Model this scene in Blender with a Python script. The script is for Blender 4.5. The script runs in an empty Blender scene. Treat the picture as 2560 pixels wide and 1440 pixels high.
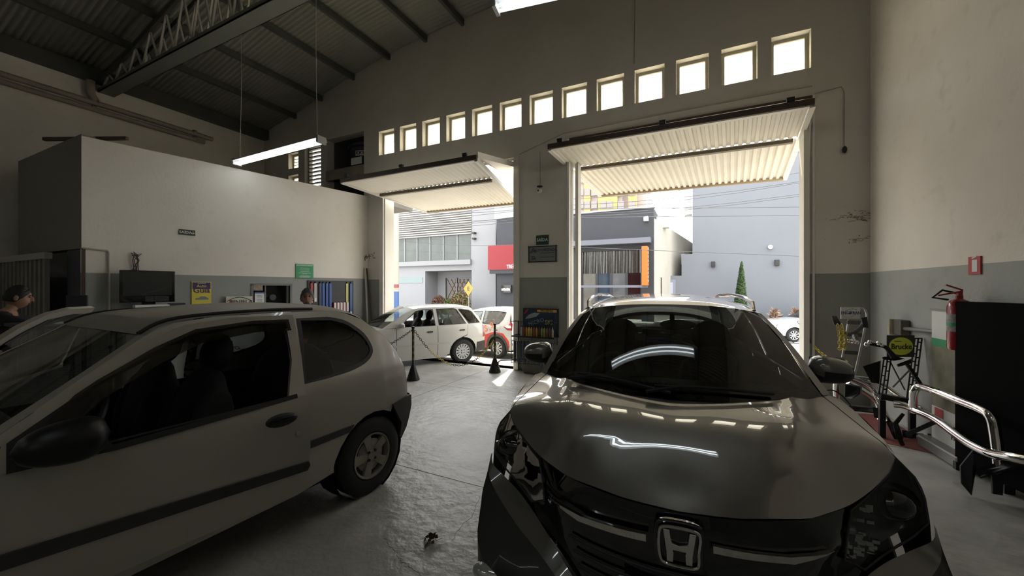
import bpy, bmesh, math, random
import numpy as np
from mathutils import Vector, Matrix
from mathutils.geometry import delaunay_2d_cdt
random.seed(7)
S = bpy.context.scene; COL = S.collection
R = math.radians; PI = math.pi
# ---------------------------------------------------------------- camera
F_PX, CAMH, YAW = 956.0, 1.65, R(26.0)
cam = bpy.data.objects.new('camera', bpy.data.cameras.new('camera')); COL.objects.link(cam)
cam.location = (0, 0, CAMH); cam.rotation_euler = (R(90), 0, YAW)
cam.data.sensor_width = 36; cam.data.lens = 36 * F_PX / 2560; cam.data.clip_start = .05; cam.data.clip_end = 400
S.camera = cam
# ---------------------------------------------------------------- light
w = bpy.data.worlds.new('sky'); S.world = w; w.use_nodes = True
nt = w.node_tree; bg = nt.nodes['Background']
tc = nt.nodes.new('ShaderNodeTexCoord'); sx = nt.nodes.new('ShaderNodeSeparateXYZ'); rp = nt.nodes.new('ShaderNodeValToRGB')
nt.links.new(tc.outputs['Generated'], sx.inputs[0]); nt.links.new(sx.outputs['Z'], rp.inputs[0]); nt.links.new(rp.outputs[0], bg.inputs[0])
rp.color_ramp.elements[0].color = (1.0, .985, .955, 1); rp.color_ramp.elements[1].color = (.88, .93, 1.0, 1)
SKY, SUN, TUBE = 4.1, 13.0, 6.5
bg.inputs[1].default_value = SKY
sd = bpy.data.lights.new('sun', 'SUN'); sd.energy = SUN; sd.angle = R(1.0); sd.color = (1, .93, .82)
so = bpy.data.objects.new('sun', sd); COL.objects.link(so)
so.rotation_euler = Vector((.10, -.34, -.94)).to_track_quat('-Z', 'Y').to_euler()
vs = S.view_settings; vs.view_transform = 'Standard'; vs.look = 'None'; vs.gamma = 1; vs.use_curve_mapping = False; vs.exposure = 0.42
# ---------------------------------------------------------------- materials
MATS = {}; OUTK = 1.0   # darkens outdoor colours in place of dimmer daylight under the raised exposure
def mat(name, col, rough=.6, metal=0, var=.0, scale=3., bump=0., coat=0., emit=0., spec=.5, bscale=None, alpha=1):
    if name in MATS: return MATS[name]
    m = bpy.data.materials.new(name); m.use_nodes = True; n = m.node_tree; p = n.nodes['Principled BSDF']
    p.inputs['Roughness'].default_value = rough; p.inputs['Metallic'].default_value = metal
    p.inputs['Coat Weight'].default_value = coat; p.inputs['Coat Roughness'].default_value = .03
    p.inputs['Specular IOR Level'].default_value = spec
    col = tuple(v * OUTK for v in col); c = (*col, 1)
    tc = n.nodes.new('ShaderNodeTexCoord')
    nz = n.nodes.new('ShaderNodeTexNoise'); nz.inputs['Scale'].default_value = scale; nz.inputs['Detail'].default_value = 5
    n.links.new(tc.outputs['Object'], nz.inputs['Vector'])
    mx = n.nodes.new('ShaderNodeMix'); mx.data_type = 'RGBA'
    mx.inputs[6].default_value = c; mx.inputs[7].default_value = tuple(max(0, v * (1 - var * 2)) for v in col) + (1,)
    n.links.new(nz.outputs['Fac'], mx.inputs[0]); n.links.new(mx.outputs[2], p.inputs['Base Color'])
    if bump:
        b = n.nodes.new('ShaderNodeBump'); b.inputs['Strength'].default_value = bump; b.inputs['Distance'].default_value = .02
        n2 = n.nodes.new('ShaderNodeTexNoise'); n2.inputs['Scale'].default_value = bscale or scale * 8; n2.inputs['Detail'].default_value = 6
        n.links.new(tc.outputs['Object'], n2.inputs['Vector']); n.links.new(n2.outputs['Fac'], b.inputs['Height']); n.links.new(b.outputs[0], p.inputs['Normal'])
    if emit:
        p.inputs['Emission Color'].default_value = c; p.inputs['Emission Strength'].default_value = emit
    MATS[name] = m; return m
def glass(name, tint, refl=1.0, ior=1.5):
    if name in MATS: return MATS[name]
    m = bpy.data.materials.new(name); m.use_nodes = True; n = m.node_tree; n.nodes.remove(n.nodes['Principled BSDF'])
    o = n.nodes['Material Output']; t = n.nodes.new('ShaderNodeBsdfTransparent'); g = n.nodes.new('ShaderNodeBsdfGlossy'); f = n.nodes.new('ShaderNodeFresnel'); x = n.nodes.new('ShaderNodeMixShader')
    t.inputs[0].default_value = (*tint, 1); g.inputs['Roughness'].default_value = .01; g.inputs[0].default_value = (refl, refl, refl, 1); f.inputs[0].default_value = ior
    n.links.new(f.outputs[0], x.inputs[0]); n.links.new(t.outputs[0], x.inputs[1]); n.links.new(g.outputs[0], x.inputs[2]); n.links.new(x.outputs[0], o.inputs[0])
    MATS[name] = m; return m
def wallmat(name, top, bot, zs, stain=.25):
    """plaster: paint changes colour at height zs; grime blotches"""
    m = bpy.data.materials.new(name); m.use_nodes = True; n = m.node_tree; p = n.nodes['Principled BSDF']; L = n.links.new
    p.inputs['Roughness'].default_value = .75; p.inputs['Specular IOR Level'].default_value = .25
    g = n.nodes.new('ShaderNodeNewGeometry'); s = n.nodes.new('ShaderNodeSeparateXYZ'); L(g.outputs['Position'], s.inputs[0])
    gt = n.nodes.new('ShaderNodeMath'); gt.operation = 'GREATER_THAN'; gt.inputs[1].default_value = zs; L(s.outputs['Z'], gt.inputs[0])
    mx = n.nodes.new('ShaderNodeMix'); mx.data_type = 'RGBA'; mx.inputs[6].default_value = (*bot, 1); mx.inputs[7].default_value = (*top, 1); L(gt.outputs[0], mx.inputs[0])
    def nz(sc, det, lo, hi, amt, prev):
        a = n.nodes.new('ShaderNodeTexNoise'); a.inputs['Scale'].default_value = sc; a.inputs['Detail'].default_value = det; L(g.outputs['Position'], a.inputs['Vector'])
        r = n.nodes.new('ShaderNodeMapRange'); r.inputs[1].default_value = lo; r.inputs[2].default_value = hi; r.inputs[3].default_value = 0; r.inputs[4].default_value = amt; L(a.outputs['Fac'], r.inputs[0])
        q = n.nodes.new('ShaderNodeMix'); q.data_type = 'RGBA'; q.blend_type = 'MULTIPLY'; q.inputs[7].default_value = (.45, .42, .36, 1); L(r.outputs[0], q.inputs[0]); L(prev, q.inputs[6]); return q.outputs[2]
    c = nz(.7, 7, .42, .8, stain * .7, mx.outputs[2]); c = nz(5, 8, .60, .8, stain * .5, c)
    L(c, p.inputs['Base Color'])
    b = n.nodes.new('ShaderNodeBump'); b.inputs['Strength'].default_value = .25; b.inputs['Distance'].default_value = .01
    a = n.nodes.new('ShaderNodeTexNoise'); a.inputs['Scale'].default_value = 25; a.inputs['Detail'].default_value = 8; L(g.outputs['Position'], a.inputs['Vector']); L(a.outputs['Fac'], b.inputs['Height']); L(b.outputs[0], p.inputs['Normal'])
    MATS[name] = m; return m
# ---------------------------------------------------------------- helpers
def A(px, py, Y):
    """point of the plane y=Y seen in direction (px,py) of the survey photograph"""
    dx, dz = (px - 1280) / F_PX, -(py - 720) / F_PX; s, c = math.sin(YAW), math.cos(YAW)
    d = Vector((-s + c * dx, c + s * dx, dz)); return Vector((0, 0, CAMH)) + d * (Y / d.y)
def D(px, py, t):
    dx, dz = (px - 1280) / F_PX, -(py - 720) / F_PX; s, c = math.sin(YAW), math.cos(YAW)
    return Vector((0, 0, CAMH)) + Vector((-s + c * dx, c + s * dx, dz)) * t
def tag(o, label=None, cat=None, group=None, kind=None):
    if label: o['label'] = label
    if cat: o['category'] = cat
    if group: o['group'] = group
    if kind: o['kind'] = kind
    return o
def empty(name, loc=(0, 0, 0), rz=0, label=None, cat=None, group=None):
    o = bpy.data.objects.new(name, None); COL.objects.link(o); o.location = loc; o.rotation_euler = (0, 0, rz); o.empty_display_size = .1
    return tag(o, label, cat, group)
def link(name, me, m, parent=None, smooth=False):
    if smooth:
        for p in me.polygons: p.use_smooth = True
    if m: me.materials.append(m)
    o = bpy.data.objects.new(name, me); COL.objects.link(o)
    if parent is not None: o.parent = parent
    return o
class MB:
    def __init__(s): s.v = []; s.f = []
    def add(s, vs, fs):
        b = len(s.v); s.v += [tuple(v) for v in vs]; s.f += [tuple(i + b for i in f) for f in fs]; return s
    def box(s, x0, x1, y0, y1, z0, z1, M=None):
        vs = [Vector((x, y, z)) for z in (z0, z1) for y in (y0, y1) for x in (x0, x1)]
        if M is not None: vs = [M @ v for v in vs]
        return s.add(vs, [(0, 2, 3, 1), (4, 5, 7, 6), (0, 1, 5, 4), (2, 6, 7, 3), (0, 4, 6, 2), (1, 3, 7, 5)])
    def bar(s, p, q, w, h=None, up=(0, 0, 1)):
        p, q = Vector(p), Vector(q); h = h or w; d = (q - p).normalized(); u = Vector(up)
        if abs(d.dot(u)) > .98: u = Vector((1, 0, 0))
        a = d.cross(u).normalized() * w / 2; b = a.cross(d).normalized() * h / 2
        return s.add([e + i * a + j * b for e in (p, q) for i, j in ((-1, -1), (1, -1), (1, 1), (-1, 1))], [(0, 1, 2, 3), (7, 6, 5, 4), (0, 4, 5, 1), (1, 5, 6, 2), (2, 6, 7, 3), (3, 7, 4, 0)])
    def tube(s, pts, r, n=10, cap=True, closed=False):
        pts = [Vector(p) for p in pts]; k = len(pts); rr = r if isinstance(r, (list, tuple)) else [r] * k; rings = []; prev = None
        for i, p in enumerate(pts):
            if closed: d = pts[(i + 1) % k] - pts[i - 1]
            else: d = (pts[min(i + 1, k - 1)] - pts[max(i - 1, 0)])
            d.normalize()
            if prev is None: a = d.orthogonal().normalized()
            else: a = (prev - d * prev.dot(d)).normalized()
            prev = a; b = d.cross(a); rings.append([p + (a * math.cos(t) + b * math.sin(t)) * rr[i] for t in [2 * PI * j / n for j in range(n)]])
        vs = [v for r_ in rings for v in r_]; fs = []
        for i in range(k if closed else k - 1):
            j2 = (i + 1) % k
            for j in range(n): fs.append((i * n + j, i * n + (j + 1) % n, j2 * n + (j + 1) % n, j2 * n + j))
        if cap and not closed: fs += [tuple(range(n))[::-1], tuple(range((k - 1) * n, k * n))]
        return s.add(vs, fs)
    def lathe(s, prof, n=24, M=None, axis='z'):
        vs = []; k = len(prof)
        for j in range(n):
            t = 2 * PI * j / n
            for r, z in prof:
                v = Vector((r * math.cos(t), r * math.sin(t), z))
                if axis == 'y': v = Vector((r * math.cos(t), z, r * math.sin(t)))
                if axis == 'x': v = Vector((z, r * math.cos(t), r * math.sin(t)))
                vs.append(M @ v if M is not None else v)
        return s.add(vs, [(j * k + i, ((j + 1) % n) * k + i, ((j + 1) % n) * k + i + 1, j * k + i + 1) for j in range(n) for i in range(k - 1)])
    def prism(s, poly, fn, h0, h1):
        """poly 2-D, fn(u,v,h)->3-D"""
        k = len(poly); s.add([fn(u, v, h) for h in (h0, h1) for u, v in poly], [tuple(range(k))[::-1], tuple(range(k, 2 * k))] + [(i, (i + 1) % k, k + (i + 1) % k, k + i) for i in range(k)]); return s
    def ell(s, c, r, M=None, n=16, m=10):
        vs = []; c = Vector(c)
        for i in range(m + 1):
            a = PI * i / m
            for j in range(n):
                b = 2 * PI * j / n; v = Vector((r[0] * math.sin(a) * math.cos(b), r[1] * math.sin(a) * math.sin(b), r[2] * math.cos(a)))
                if M is not None: v = M @ v
                vs.append(c + v)
        return s.add(vs, [(i * n + j, (i + 1) * n + j, (i + 1) * n + (j + 1) % n, i * n + (j + 1) % n) for i in range(m) for j in range(n)])
    def build(s, name, m, parent=None, smooth=False, bevel=0, kind=None, label=None):
        me = bpy.data.meshes.new(name); me.from_pydata(s.v, [], s.f); me.validate(); me.update()
        o = link(name, me, m, parent, smooth)
        bm = bmesh.new(); bm.from_mesh(me); bmesh.ops.recalc_face_normals(bm, faces=bm.faces); bm.to_mesh(me); bm.free()
        if smooth: me.set_sharp_from_angle(angle=R(40))
        if bevel:
            b = o.modifiers.new('bevel', 'BEVEL'); b.width = bevel; b.segments = 2; b.limit_method = 'ANGLE'
        return tag(o, label, kind=kind)
def catmull(pts, n=8, closed=False):
    P = [np.array(p, float) for p in pts]; k = len(P); out = []
    for i in range(k if closed else k - 1):
        if closed: a, b, c, d = P[i - 1], P[i], P[(i + 1) % k], P[(i + 2) % k]
        else: a, b, c, d = P[max(i - 1, 0)], P[i], P[i + 1], P[min(i + 2, k - 1)]
        for j in range(n):
            t = j / n; out.append(.5 * ((2 * b) + (c - a) * t + (2 * a - 5 * b + 4 * c - d) * t * t + (3 * b - a - 3 * c + d) * t ** 3))
    if not closed: out.append(P[-1])
    return out
def inpoly(x, y, P):
    c = False; j = len(P) - 1
    for i in range(len(P)):
        if (P[i][1] > y) != (P[j][1] > y) and x < (P[j][0] - P[i][0]) * (y - P[i][1]) / (P[j][1] - P[i][1]) + P[i][0]: c = not c
        j = i
    return c
def densify(P, step):
    out = []
    for i in range(len(P)):
        a, b = P[i], P[(i + 1) % len(P)]; n = max(1, int(math.hypot(b[0] - a[0], b[1] - a[1]) / step + .5))
        out += [(a[0] + (b[0] - a[0]) * t / n, a[1] + (b[1] - a[1]) * t / n) for t in range(n)]
    return out
def patch(name, poly, fn, m, parent=None, step=.06, holes=(), mirror=False, off=0., thick=0., bound=None, label=None):
    """polygon in (u,v) filled with a fine mesh and mapped by fn to 3-D, smooth normals taken from fn"""
    bound = bound or step
    O = densify(poly, bound); H = [densify(h, bound) for h in holes]
    V = list(O); E = [(i, (i + 1) % len(O)) for i in range(len(O))]
    for h in H:
        b = len(V); V += h; E += [(b + i, b + (i + 1) % len(h)) for i in range(len(h))]
    us = [p[0] for p in O]; vs_ = [p[1] for p in O]
    u = min(us) + step / 2
    while u < max(us):
        v = min(vs_) + step / 2
        while v < max(vs_):
            if inpoly(u, v, O) and not any(inpoly(u, v, h) for h in H):
                if min((u - p[0]) ** 2 + (v - p[1]) ** 2 for p in V[:len(O) + sum(map(len, H))]) > (step * .4) ** 2: V.append((u, v))
            v += step
        u += step
    r = delaunay_2d_cdt([Vector(p) for p in V], E, [], 0, 1e-6)
    vv = [tuple(p) for p in r[0]]; tri = []
    for f in r[2]:
        cx = sum(vv[i][0] for i in f) / len(f); cy = sum(vv[i][1] for i in f) / len(f)
        if inpoly(cx, cy, O) and not any(inpoly(cx, cy, h) for h in H): tri.append(tuple(f))
    e = 1e-3; pts = []; nor = []
    for a, b in vv:
        p = Vector(fn(a, b)); du = Vector(fn(a + e, b)) - Vector(fn(a - e, b)); dv = Vector(fn(a, b + e)) - Vector(fn(a, b - e)); n = du.cross(dv)
        n = n.normalized() if n.length > 1e-12 else Vector((0, 0, 1)); pts.append(p + n * off); nor.append(n)
    def mk(sg, nm):
        ps = [(p.x, p.y * sg, p.z) for p in pts]; ns = [(n.x, n.y * sg, n.z) for n in nor]; fs = tri if sg == 1 else [t[::-1] for t in tri]
        if thick:
            k = len(ps); ps = ps + [(p[0] - n[0] * thick, p[1] - n[1] * thick, p[2] - n[2] * thick) for p, n in zip(ps, ns)]; ns = ns + [(-n[0], -n[1], -n[2]) for n in ns]
            edges = {}
            for t in fs:
                for i in range(len(t)): edges[(t[i], t[(i + 1) % len(t)])] = 1
            bd = [e_ for e_ in edges if (e_[1], e_[0]) not in edges]
            fs = list(fs) + [tuple(i + k for i in t[::-1]) for t in fs] + [(b_, a_, a_ + k, b_ + k) for a_, b_ in bd]
        me = bpy.data.meshes.new(nm); me.from_pydata(ps, [], fs); me.update()
        for p in me.polygons: p.use_smooth = True
        if not thick: me.normals_split_custom_set_from_vertices([Vector(n) for n in ns])
        else: me.set_sharp_from_angle(angle=R(50))
        return link(nm, me, m, parent)
    o = mk(1, name); tag(o, label)
    if mirror: tag(mk(-1, name), label)
    return o
def text(name, s, size, M, m, parent, ext=.002, align='CENTER', shear=0, sx=1.):
    c = bpy.data.curves.new(name, 'FONT'); c.body = s; c.size = size; c.extrude = ext; c.align_x = align; c.align_y = 'CENTER'; c.shear = shear; c.resolution_u = 2; c.offset = size * .012
    t = bpy.data.objects.new('tmp', c); COL.objects.link(t)
    dg = bpy.context.evaluated_depsgraph_get(); me = bpy.data.meshes.new_from_object(t.evaluated_get(dg)); bpy.data.objects.remove(t); bpy.data.curves.remove(c)
    me.transform(Matrix.Scale(sx, 4, (1, 0, 0))); me.transform(M); me.materials.clear()
    return link(name, me, m, parent)
def frame(o, x, y):
    """matrix with local x,y axes and origin o"""
    x = Vector(x).normalized(); y = Vector(y).normalized(); z = x.cross(y); M = Matrix((x, y, z)).transposed().to_4x4(); M.translation = Vector(o); return M
def copy_tree(o, parent=None):
    c = o.copy(); COL.objects.link(c); c.parent = parent
    for ch in list(o.children): copy_tree(ch, c)
    return c
# ================================================================ ROOM
BEIGE, GREY = (.66, .61, .53), (.31, .31, .275)
M_front = wallmat('plaster_front', (.70, .655, .58), GREY, 1.86, .3)
M_wall = wallmat('plaster_side', (.84, .785, .70), (.42, .43, .40), 1.87, .5)
M_part = wallmat('plaster_partition', (.84, .79, .71), (.34, .35, .33), 1.88, .3)
M_conc = mat('concrete', (.64, .62, .56), .36, var=.38, scale=2.6, bump=.6, bscale=11)
M_white = mat('white_paint', (.80, .77, .70), .5, var=.12, scale=4)
M_cream = mat('cream_door_paint', (.84, .80, .70), .42, var=.10, scale=1.5)
M_rust = mat('brown_steel', (.10, .065, .045), .6, var=.3, scale=12)
M_dsteel = mat('dark_steel', (.10, .105, .09), .55, var=.2)
M_galv = mat('pale_bar_paint', (.62, .60, .52), .5, var=.2)
M_black = mat('black_plastic', (.012, .012, .013), .45)
M_satin = mat('satin_black_metal', (.02, .02, .021), .35, .5)
YF, WT = 7.0, .25           # front wall inner face, thickness
XL, XR, YB = -11.61, 2.16, -6.5
def xr(y): return XR + .0685 * (YF - y)
def holed(name, x0, x1, z0, z1, holes, y0, y1, m):
    xs = sorted({x0, x1, *[h[0] for h in holes], *[h[1] for h in holes]}); zs = sorted({z0, z1, *[h[2] for h in holes], *[h[3] for h in holes]}); b = MB()
    for i in range(len(xs) - 1):
        for j in range(len(zs) - 1):
            cx, cz = (xs[i] + xs[i + 1]) / 2, (zs[j] + zs[j + 1]) / 2
            if any(h[0] < cx < h[1] and h[2] < cz < h[3] for h in holes): continue
            for y in (y0, y1): b.add([(xs[i], y, zs[j]), (xs[i + 1], y, zs[j]), (xs[i + 1], y, zs[j + 1]), (xs[i], y, zs[j + 1])], [(0, 1, 2, 3) if y == y0 else (3, 2, 1, 0)])
    for h in list(holes) + [(x0, x1, z0, z1)]:
        a, c, e, g = h; b.add([(a, y, z) for y in (y0, y1) for z in (e, g)] + [(c, y, z) for y in (y0, y1) for z in (e, g)], [(0, 1, 3, 2), (4, 6, 7, 5), (0, 2, 6, 4), (1, 5, 7, 3)])
    me = bpy.data.meshes.new(name); me.from_pydata(b.v, [], b.f); me.update(); return link(name, me, m)
LD, RD = (-6.87, -3.26, 0, 4.30), (-2.22, 1.50, 0, 4.48)
wins = [(-7.05 + .671 * i, -7.05 + .671 * i + .49, 4.90, 5.48) for i in range(13)]
niche = (-8.93, -7.55, 3.97, 5.60); louv = (-9.80, -9.14, 3.99, 5.61); sw1 = (-10.50, -10.07, 5.03, 5.47); sw2 = (-10.50, -10.07, 4.42, 4.84)
wf = tag(holed('wall_front', XL - .3, XR + .3, 0, 8.0, [LD, RD, niche, louv, sw1, sw2] + wins, YF, YF + WT, M_front), kind='structure')
b = MB(); b.box(XL - .25, XL, YB, YF, 0, 6.6); tag(b.build('wall_left', M_wall), kind='structure')
b = MB(); b.add([(xr(YB), YB, 0), (XR, YF, 0), (XR, YF, 7.6), (xr(YB), YB, 7.6), (xr(YB) + .25, YB, 0), (XR + .25, YF, 0), (XR + .25, YF, 7.6), (xr(YB) + .25, YB, 7.6)], [(0, 1, 2, 3), (7, 6, 5, 4), (0, 4, 5, 1), (1, 5, 6, 2), (2, 6, 7, 3), (3, 7, 4, 0)])
tag(b.build('wall_right', M_wall), kind='structure')
b = MB(); b.box(XL - .2, xr(YB) + .2, YB - .2, YB, 0, 8.0); tag(b.build('wall_back', M_wall), kind='structure')
# floor: cast slabs with open joints
fl = MB(); fl.box(XL, 3.2, YB, 7.11, -.12, -.012); fl = tag(fl.build('floor', mat('joint_dirt', (.05, .048, .042), .9)), kind='structure')
xj = [XL, -8.2, -3.86, .5, 3.2]; yj = [YB, -2.4, .18, 2.74, 5.32, 7.125]
for i in range(4):
    for j in range(5):
        b = MB(); b.box(xj[i] + .004, xj[i + 1] - .004, yj[j] + .004, yj[j + 1] - .004, -.012, 0); b.build('slab', M_conc, fl)
b = MB(); b.add([(1.30, 6.75, .003), (1.72, 5.35, .003), (2.20, 4.95, .003), (2.12, 6.85, .003)], [(0, 1, 2, 3)])
b = MB(); b.prism([(1.25, 6.4), (1.45, 5.55), (2.2, 5.2), (2.14, 6.55)], lambda u, v, h: (u, v, h), 0, .004)
tag(b.build('trim_1', mat('red_floor_paint', (.30, .085, .07), .6, var=.25, scale=6)), kind='structure')
# roof
RX = [-11.61, -10.17, -9.10, -7.90, -6.71, -5.60, -4.60, -3.50, -2.30, -1.2, -.1, 1.1, 2.9]
RZ = [6.30, 6.56, 6.83, 7.11, 7.31, 7.43, 7.50, 7.55, 7.55, 7.47, 7.32, 7.12, 6.7]
def zroof(x): return float(np.interp(x, RX, RZ))
ys = np.arange(YB, YF + .001, .024); V = []; Fc = []
for i, x in enumerate(RX):
    for j, y in enumerate(ys): V.append((x, y, zroof(x) + .022 * math.cos(2 * PI * y / .096)))
n = len(ys)
for i in range(len(RX) - 1):
    for j in range(n - 1): Fc.append((i * n + j, i * n + j + 1, (i + 1) * n + j + 1, (i + 1) * n + j))
me = bpy.data.meshes.new('ceiling'); me.from_pydata(V, [], Fc); me.update()
ce = tag(link('ceiling', me, mat('roof_sheet', (.36, .35, .30), .5, .0, var=.25, scale=1.2), smooth=True), kind='structure')
for x in RX[1:-1]:
    b = MB(); z = zroof(x) - .03; b.box(x - .035, x + .035, YB, YF, z - .13, z); b.build('purlin', M_dsteel, ce)
b = MB(); b.box(XL, XL + .22, YB, YF, 6.02, 6.28); b.build('eave_beam', M_dsteel, ce)
# roof covering seen from outside keeps daylight out
b = MB()
for i in range(len(RX) - 1): b.add([(RX[i] - (.3 if i == 0 else 0), YB - .2, RZ[i] + .05), (RX[i + 1], YB - .2, RZ[i + 1] + .05), (RX[i + 1], YF + .5, RZ[i + 1] + .05), (RX[i] - (.3 if i == 0 else 0), YF + .5, RZ[i] + .05)], [(0, 1, 2, 3)])
b.build('roof_lining', M_dsteel, ce)
# truss
TY = 3.61; tr = empty('roof_truss', (-4.7, TY, 5.9), 0, 'wide grey steel roof truss with zigzag pale bars under the arched roof', 'truss')
def loc(o, pts): return [Vector(p) - Vector(o.location) for p in pts]
def child(b, o):  # shift a world-space builder into the local space of an unrotated parent
    b.v = [tuple(Vector(v) - Vector(o.location)) for v in b.v]; return b
b = MB(); b.box(XL, xr(TY), TY - .13, TY + .13, 5.86, 5.885); b.box(XL, xr(TY), TY - .13, TY - .12, 5.86, 5.94); b.box(XL, xr(TY), TY + .12, TY + .13, 5.86, 5.94); child(b, tr).build('bottom_chord', mat('chord_paint', (.20, .205, .18), .5, var=.15), tr)
b = MB()
for i in range(len(RX) - 1):
    for s in (-.11, .11): b.bar((RX[i], TY + s, RZ[i] - .22), (RX[i + 1], TY + s, RZ[i + 1] - .22), .05, .10)
child(b, tr).build('top_chord', M_dsteel, tr)
x = XL + .15; k = 0
while x < 2.0:
    for s in (-.095, .095):
        b = MB(); zt = lambda q: zroof(q) - .24
        if k % 2 == 0: b.bar((x, TY + s, 5.92), (x + .3, TY + s, zt(x + .3)), .028, .028)
        else: b.bar((x, TY + s, zt(x)), (x + .3, TY + s, 5.92), .028, .028)
        child(b, tr).build('web_bar', M_galv, tr)
    x += .3; k += 1
# pipes on the left wall
for nm, z, r, lab in (('roof_pipe', 5.60, .055, 'upper of two long beige drain pipes high on the left wall'), ('roof_pipe', 5.46, .05, 'lower of two long beige drain pipes high on the left wall')):
    b = MB(); b.tube([(XL + .09, -6, z + .03), (XL + .09, 5.6 if z > 5.5 else 5.42, z - .03)], r, 12)
    for y in (-3, 0, 2.1, 3.4, 5.2): b.lathe([(r + .012, -.03), (r + .012, .03)], 12, Matrix.Translation((XL + .09, y, z)) @ Matrix.Rotation(PI / 2, 4, 'X'))
    tag(b.build(nm, mat('pvc_beige', (.42, .36, .29), .45, var=.2), smooth=True), lab, 'pipe')
b = MB(); b.tube([(XL + .1, 3.35, 6.1), (XL + .1, 3.35, 5.75), (XL + .1, 3.42, 5.62)], .07, 12); tag(b.build('down_pipe', mat('pvc_beige', (0, 0, 0)), smooth=True), 'short thick beige down pipe dropping from the eave beside the truss', 'pipe')
# windows of the front wall
M_frost = bpy.data.materials.new('frosted_glass'); M_frost.use_nodes = True; n_ = M_frost.node_tree; n_.nodes.remove(n_.nodes['Principled BSDF'])
t1 = n_.nodes.new('ShaderNodeBsdfTranslucent'); t2 = n_.nodes.new('ShaderNodeBsdfTransparent'); mxs = n_.nodes.new('ShaderNodeMixShader'); mxs.inputs[0].default_value = .45
t1.inputs[0].default_value = (1, .97, .86, 1); t2.inputs[0].default_value = (.95, .94, .86, 1); n_.links.new(t1.outputs[0], mxs.inputs[1]); n_.links.new(t2.outputs[0], mxs.inputs[2]); n_.links.new(mxs.outputs[0], n_.nodes['Material Output'].inputs[0])
M_frame = mat('window_frame_paint', (.50, .47, .38), .5, var=.2)
def small_window(i, h, bars=0):
    a, c, e, g = h; f = .05; y0, y1 = YF + .13, YF + .18
    b = MB(); b.box(a, a + f, y0, y1, e, g); b.box(c - f, c, y0, y1, e, g); b.box(a + f, c - f, y0, y1, e, e + f); b.box(a + f, c - f, y0, y1, g - f, g)
    o = tag(b.build('window_%d' % i, M_frame), kind='structure')
    b = MB(); b.box(a + f, c - f, YF + .15, YF + .156, e + f, g - f); b.build('pane', M_frost, o)
    for k in range(bars):
        z = e + f + (g - e - 2 * f) * (k + 1) / (bars + 1); b = MB(); b.box(a + f, c - f, YF + .135, YF + .15, z - .008, z + .008); b.build('glazing_bar', M_frame, o)
for i, h in enumerate(wins): small_window(i + 1, h)
small_window(14, sw1, 3); small_window(15, sw2, 3)
a, c, e, g = louv; b = MB(); b.box(a, a + .05, YF + .1, YF + .2, e, g); b.box(c - .05, c, YF + .1, YF + .2, e, g); b.box(a, c, YF + .1, YF + .2, g - .05, g)
lo = tag(b.build('window_16', M_frame), kind='structure')
k = 0
z = e + .04
while z < g - .08:
    b = MB(); b.bar((a + .05, YF + .15, z), (c - .05, YF + .15, z), .11, .03, up=(0, -.12, 1)); b.build('slat', mat('louvre_slat', (.20, .19, .16), .5), lo); z += .105
# niche with tank
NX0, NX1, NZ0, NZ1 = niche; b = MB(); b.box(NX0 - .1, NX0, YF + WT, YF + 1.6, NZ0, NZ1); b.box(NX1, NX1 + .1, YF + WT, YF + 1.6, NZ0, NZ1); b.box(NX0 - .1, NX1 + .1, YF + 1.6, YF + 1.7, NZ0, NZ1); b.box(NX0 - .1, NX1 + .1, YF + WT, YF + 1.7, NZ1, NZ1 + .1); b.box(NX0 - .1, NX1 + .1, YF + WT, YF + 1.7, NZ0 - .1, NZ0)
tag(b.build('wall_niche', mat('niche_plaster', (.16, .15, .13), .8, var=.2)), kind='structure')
b = MB(); b.box(NX0, NX1, YF - .02, YF + 1.3, 4.66, 4.76); b.box(NX0, NX1, YF - .02, YF + .04, 4.50, 4.66); tag(b.build('shelf', mat('raw_plank', (.42, .36, .27), .7, var=.3), bevel=.004), 'rough plank shelf carrying the dark blue water tank in the wall recess', 'shelf')
t = empty('water_tank', (-8.02, YF + .62, 4.76), 0, 'dark navy plastic water tank with lid on the shelf high in the wall recess', 'water tank')
MN = mat('navy_plastic', (.012, .016, .035), .35); b = MB(); b.lathe([(0, 0), (.40, 0), (.50, .55), (.53, .56), (.53, .6), (.5, .6)], 28); b.build('tank_body', MN, t, smooth=True)
b = MB(); b.lathe([(.54, .58), (.55, .63), (.42, .70), (.2, .73), (0, .73)], 28); b.build('lid', MN, t, smooth=True)
b = MB()
for k in range(-3, 6):
    a0 = -PI / 2 + .35 + k * .085; b.bar((.487 * math.cos(a0 - .043), .487 * math.sin(a0 - .043), .38), (.487 * math.cos(a0 + .043), .487 * math.sin(a0 + .043), .38), .004, .13)
b.build('sign_band', mat('sign_white', (.80, .80, .76), .5), t)
for k, ch in enumerate('FORTLEV'):
    a0 = -PI / 2 + .135 + k * .105; p = Vector((.494 * math.cos(a0), .494 * math.sin(a0), .38)); text('lettering', ch, .12, frame(p, (-math.sin(a0), math.cos(a0), 0), (0, 0, 1)), M_black, t)
b = MB(); b.box(-.1, .28, -.52, -.50, .08, .26); b.build('sticker', mat('sign_white', (0, 0, 0)), t)
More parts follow.
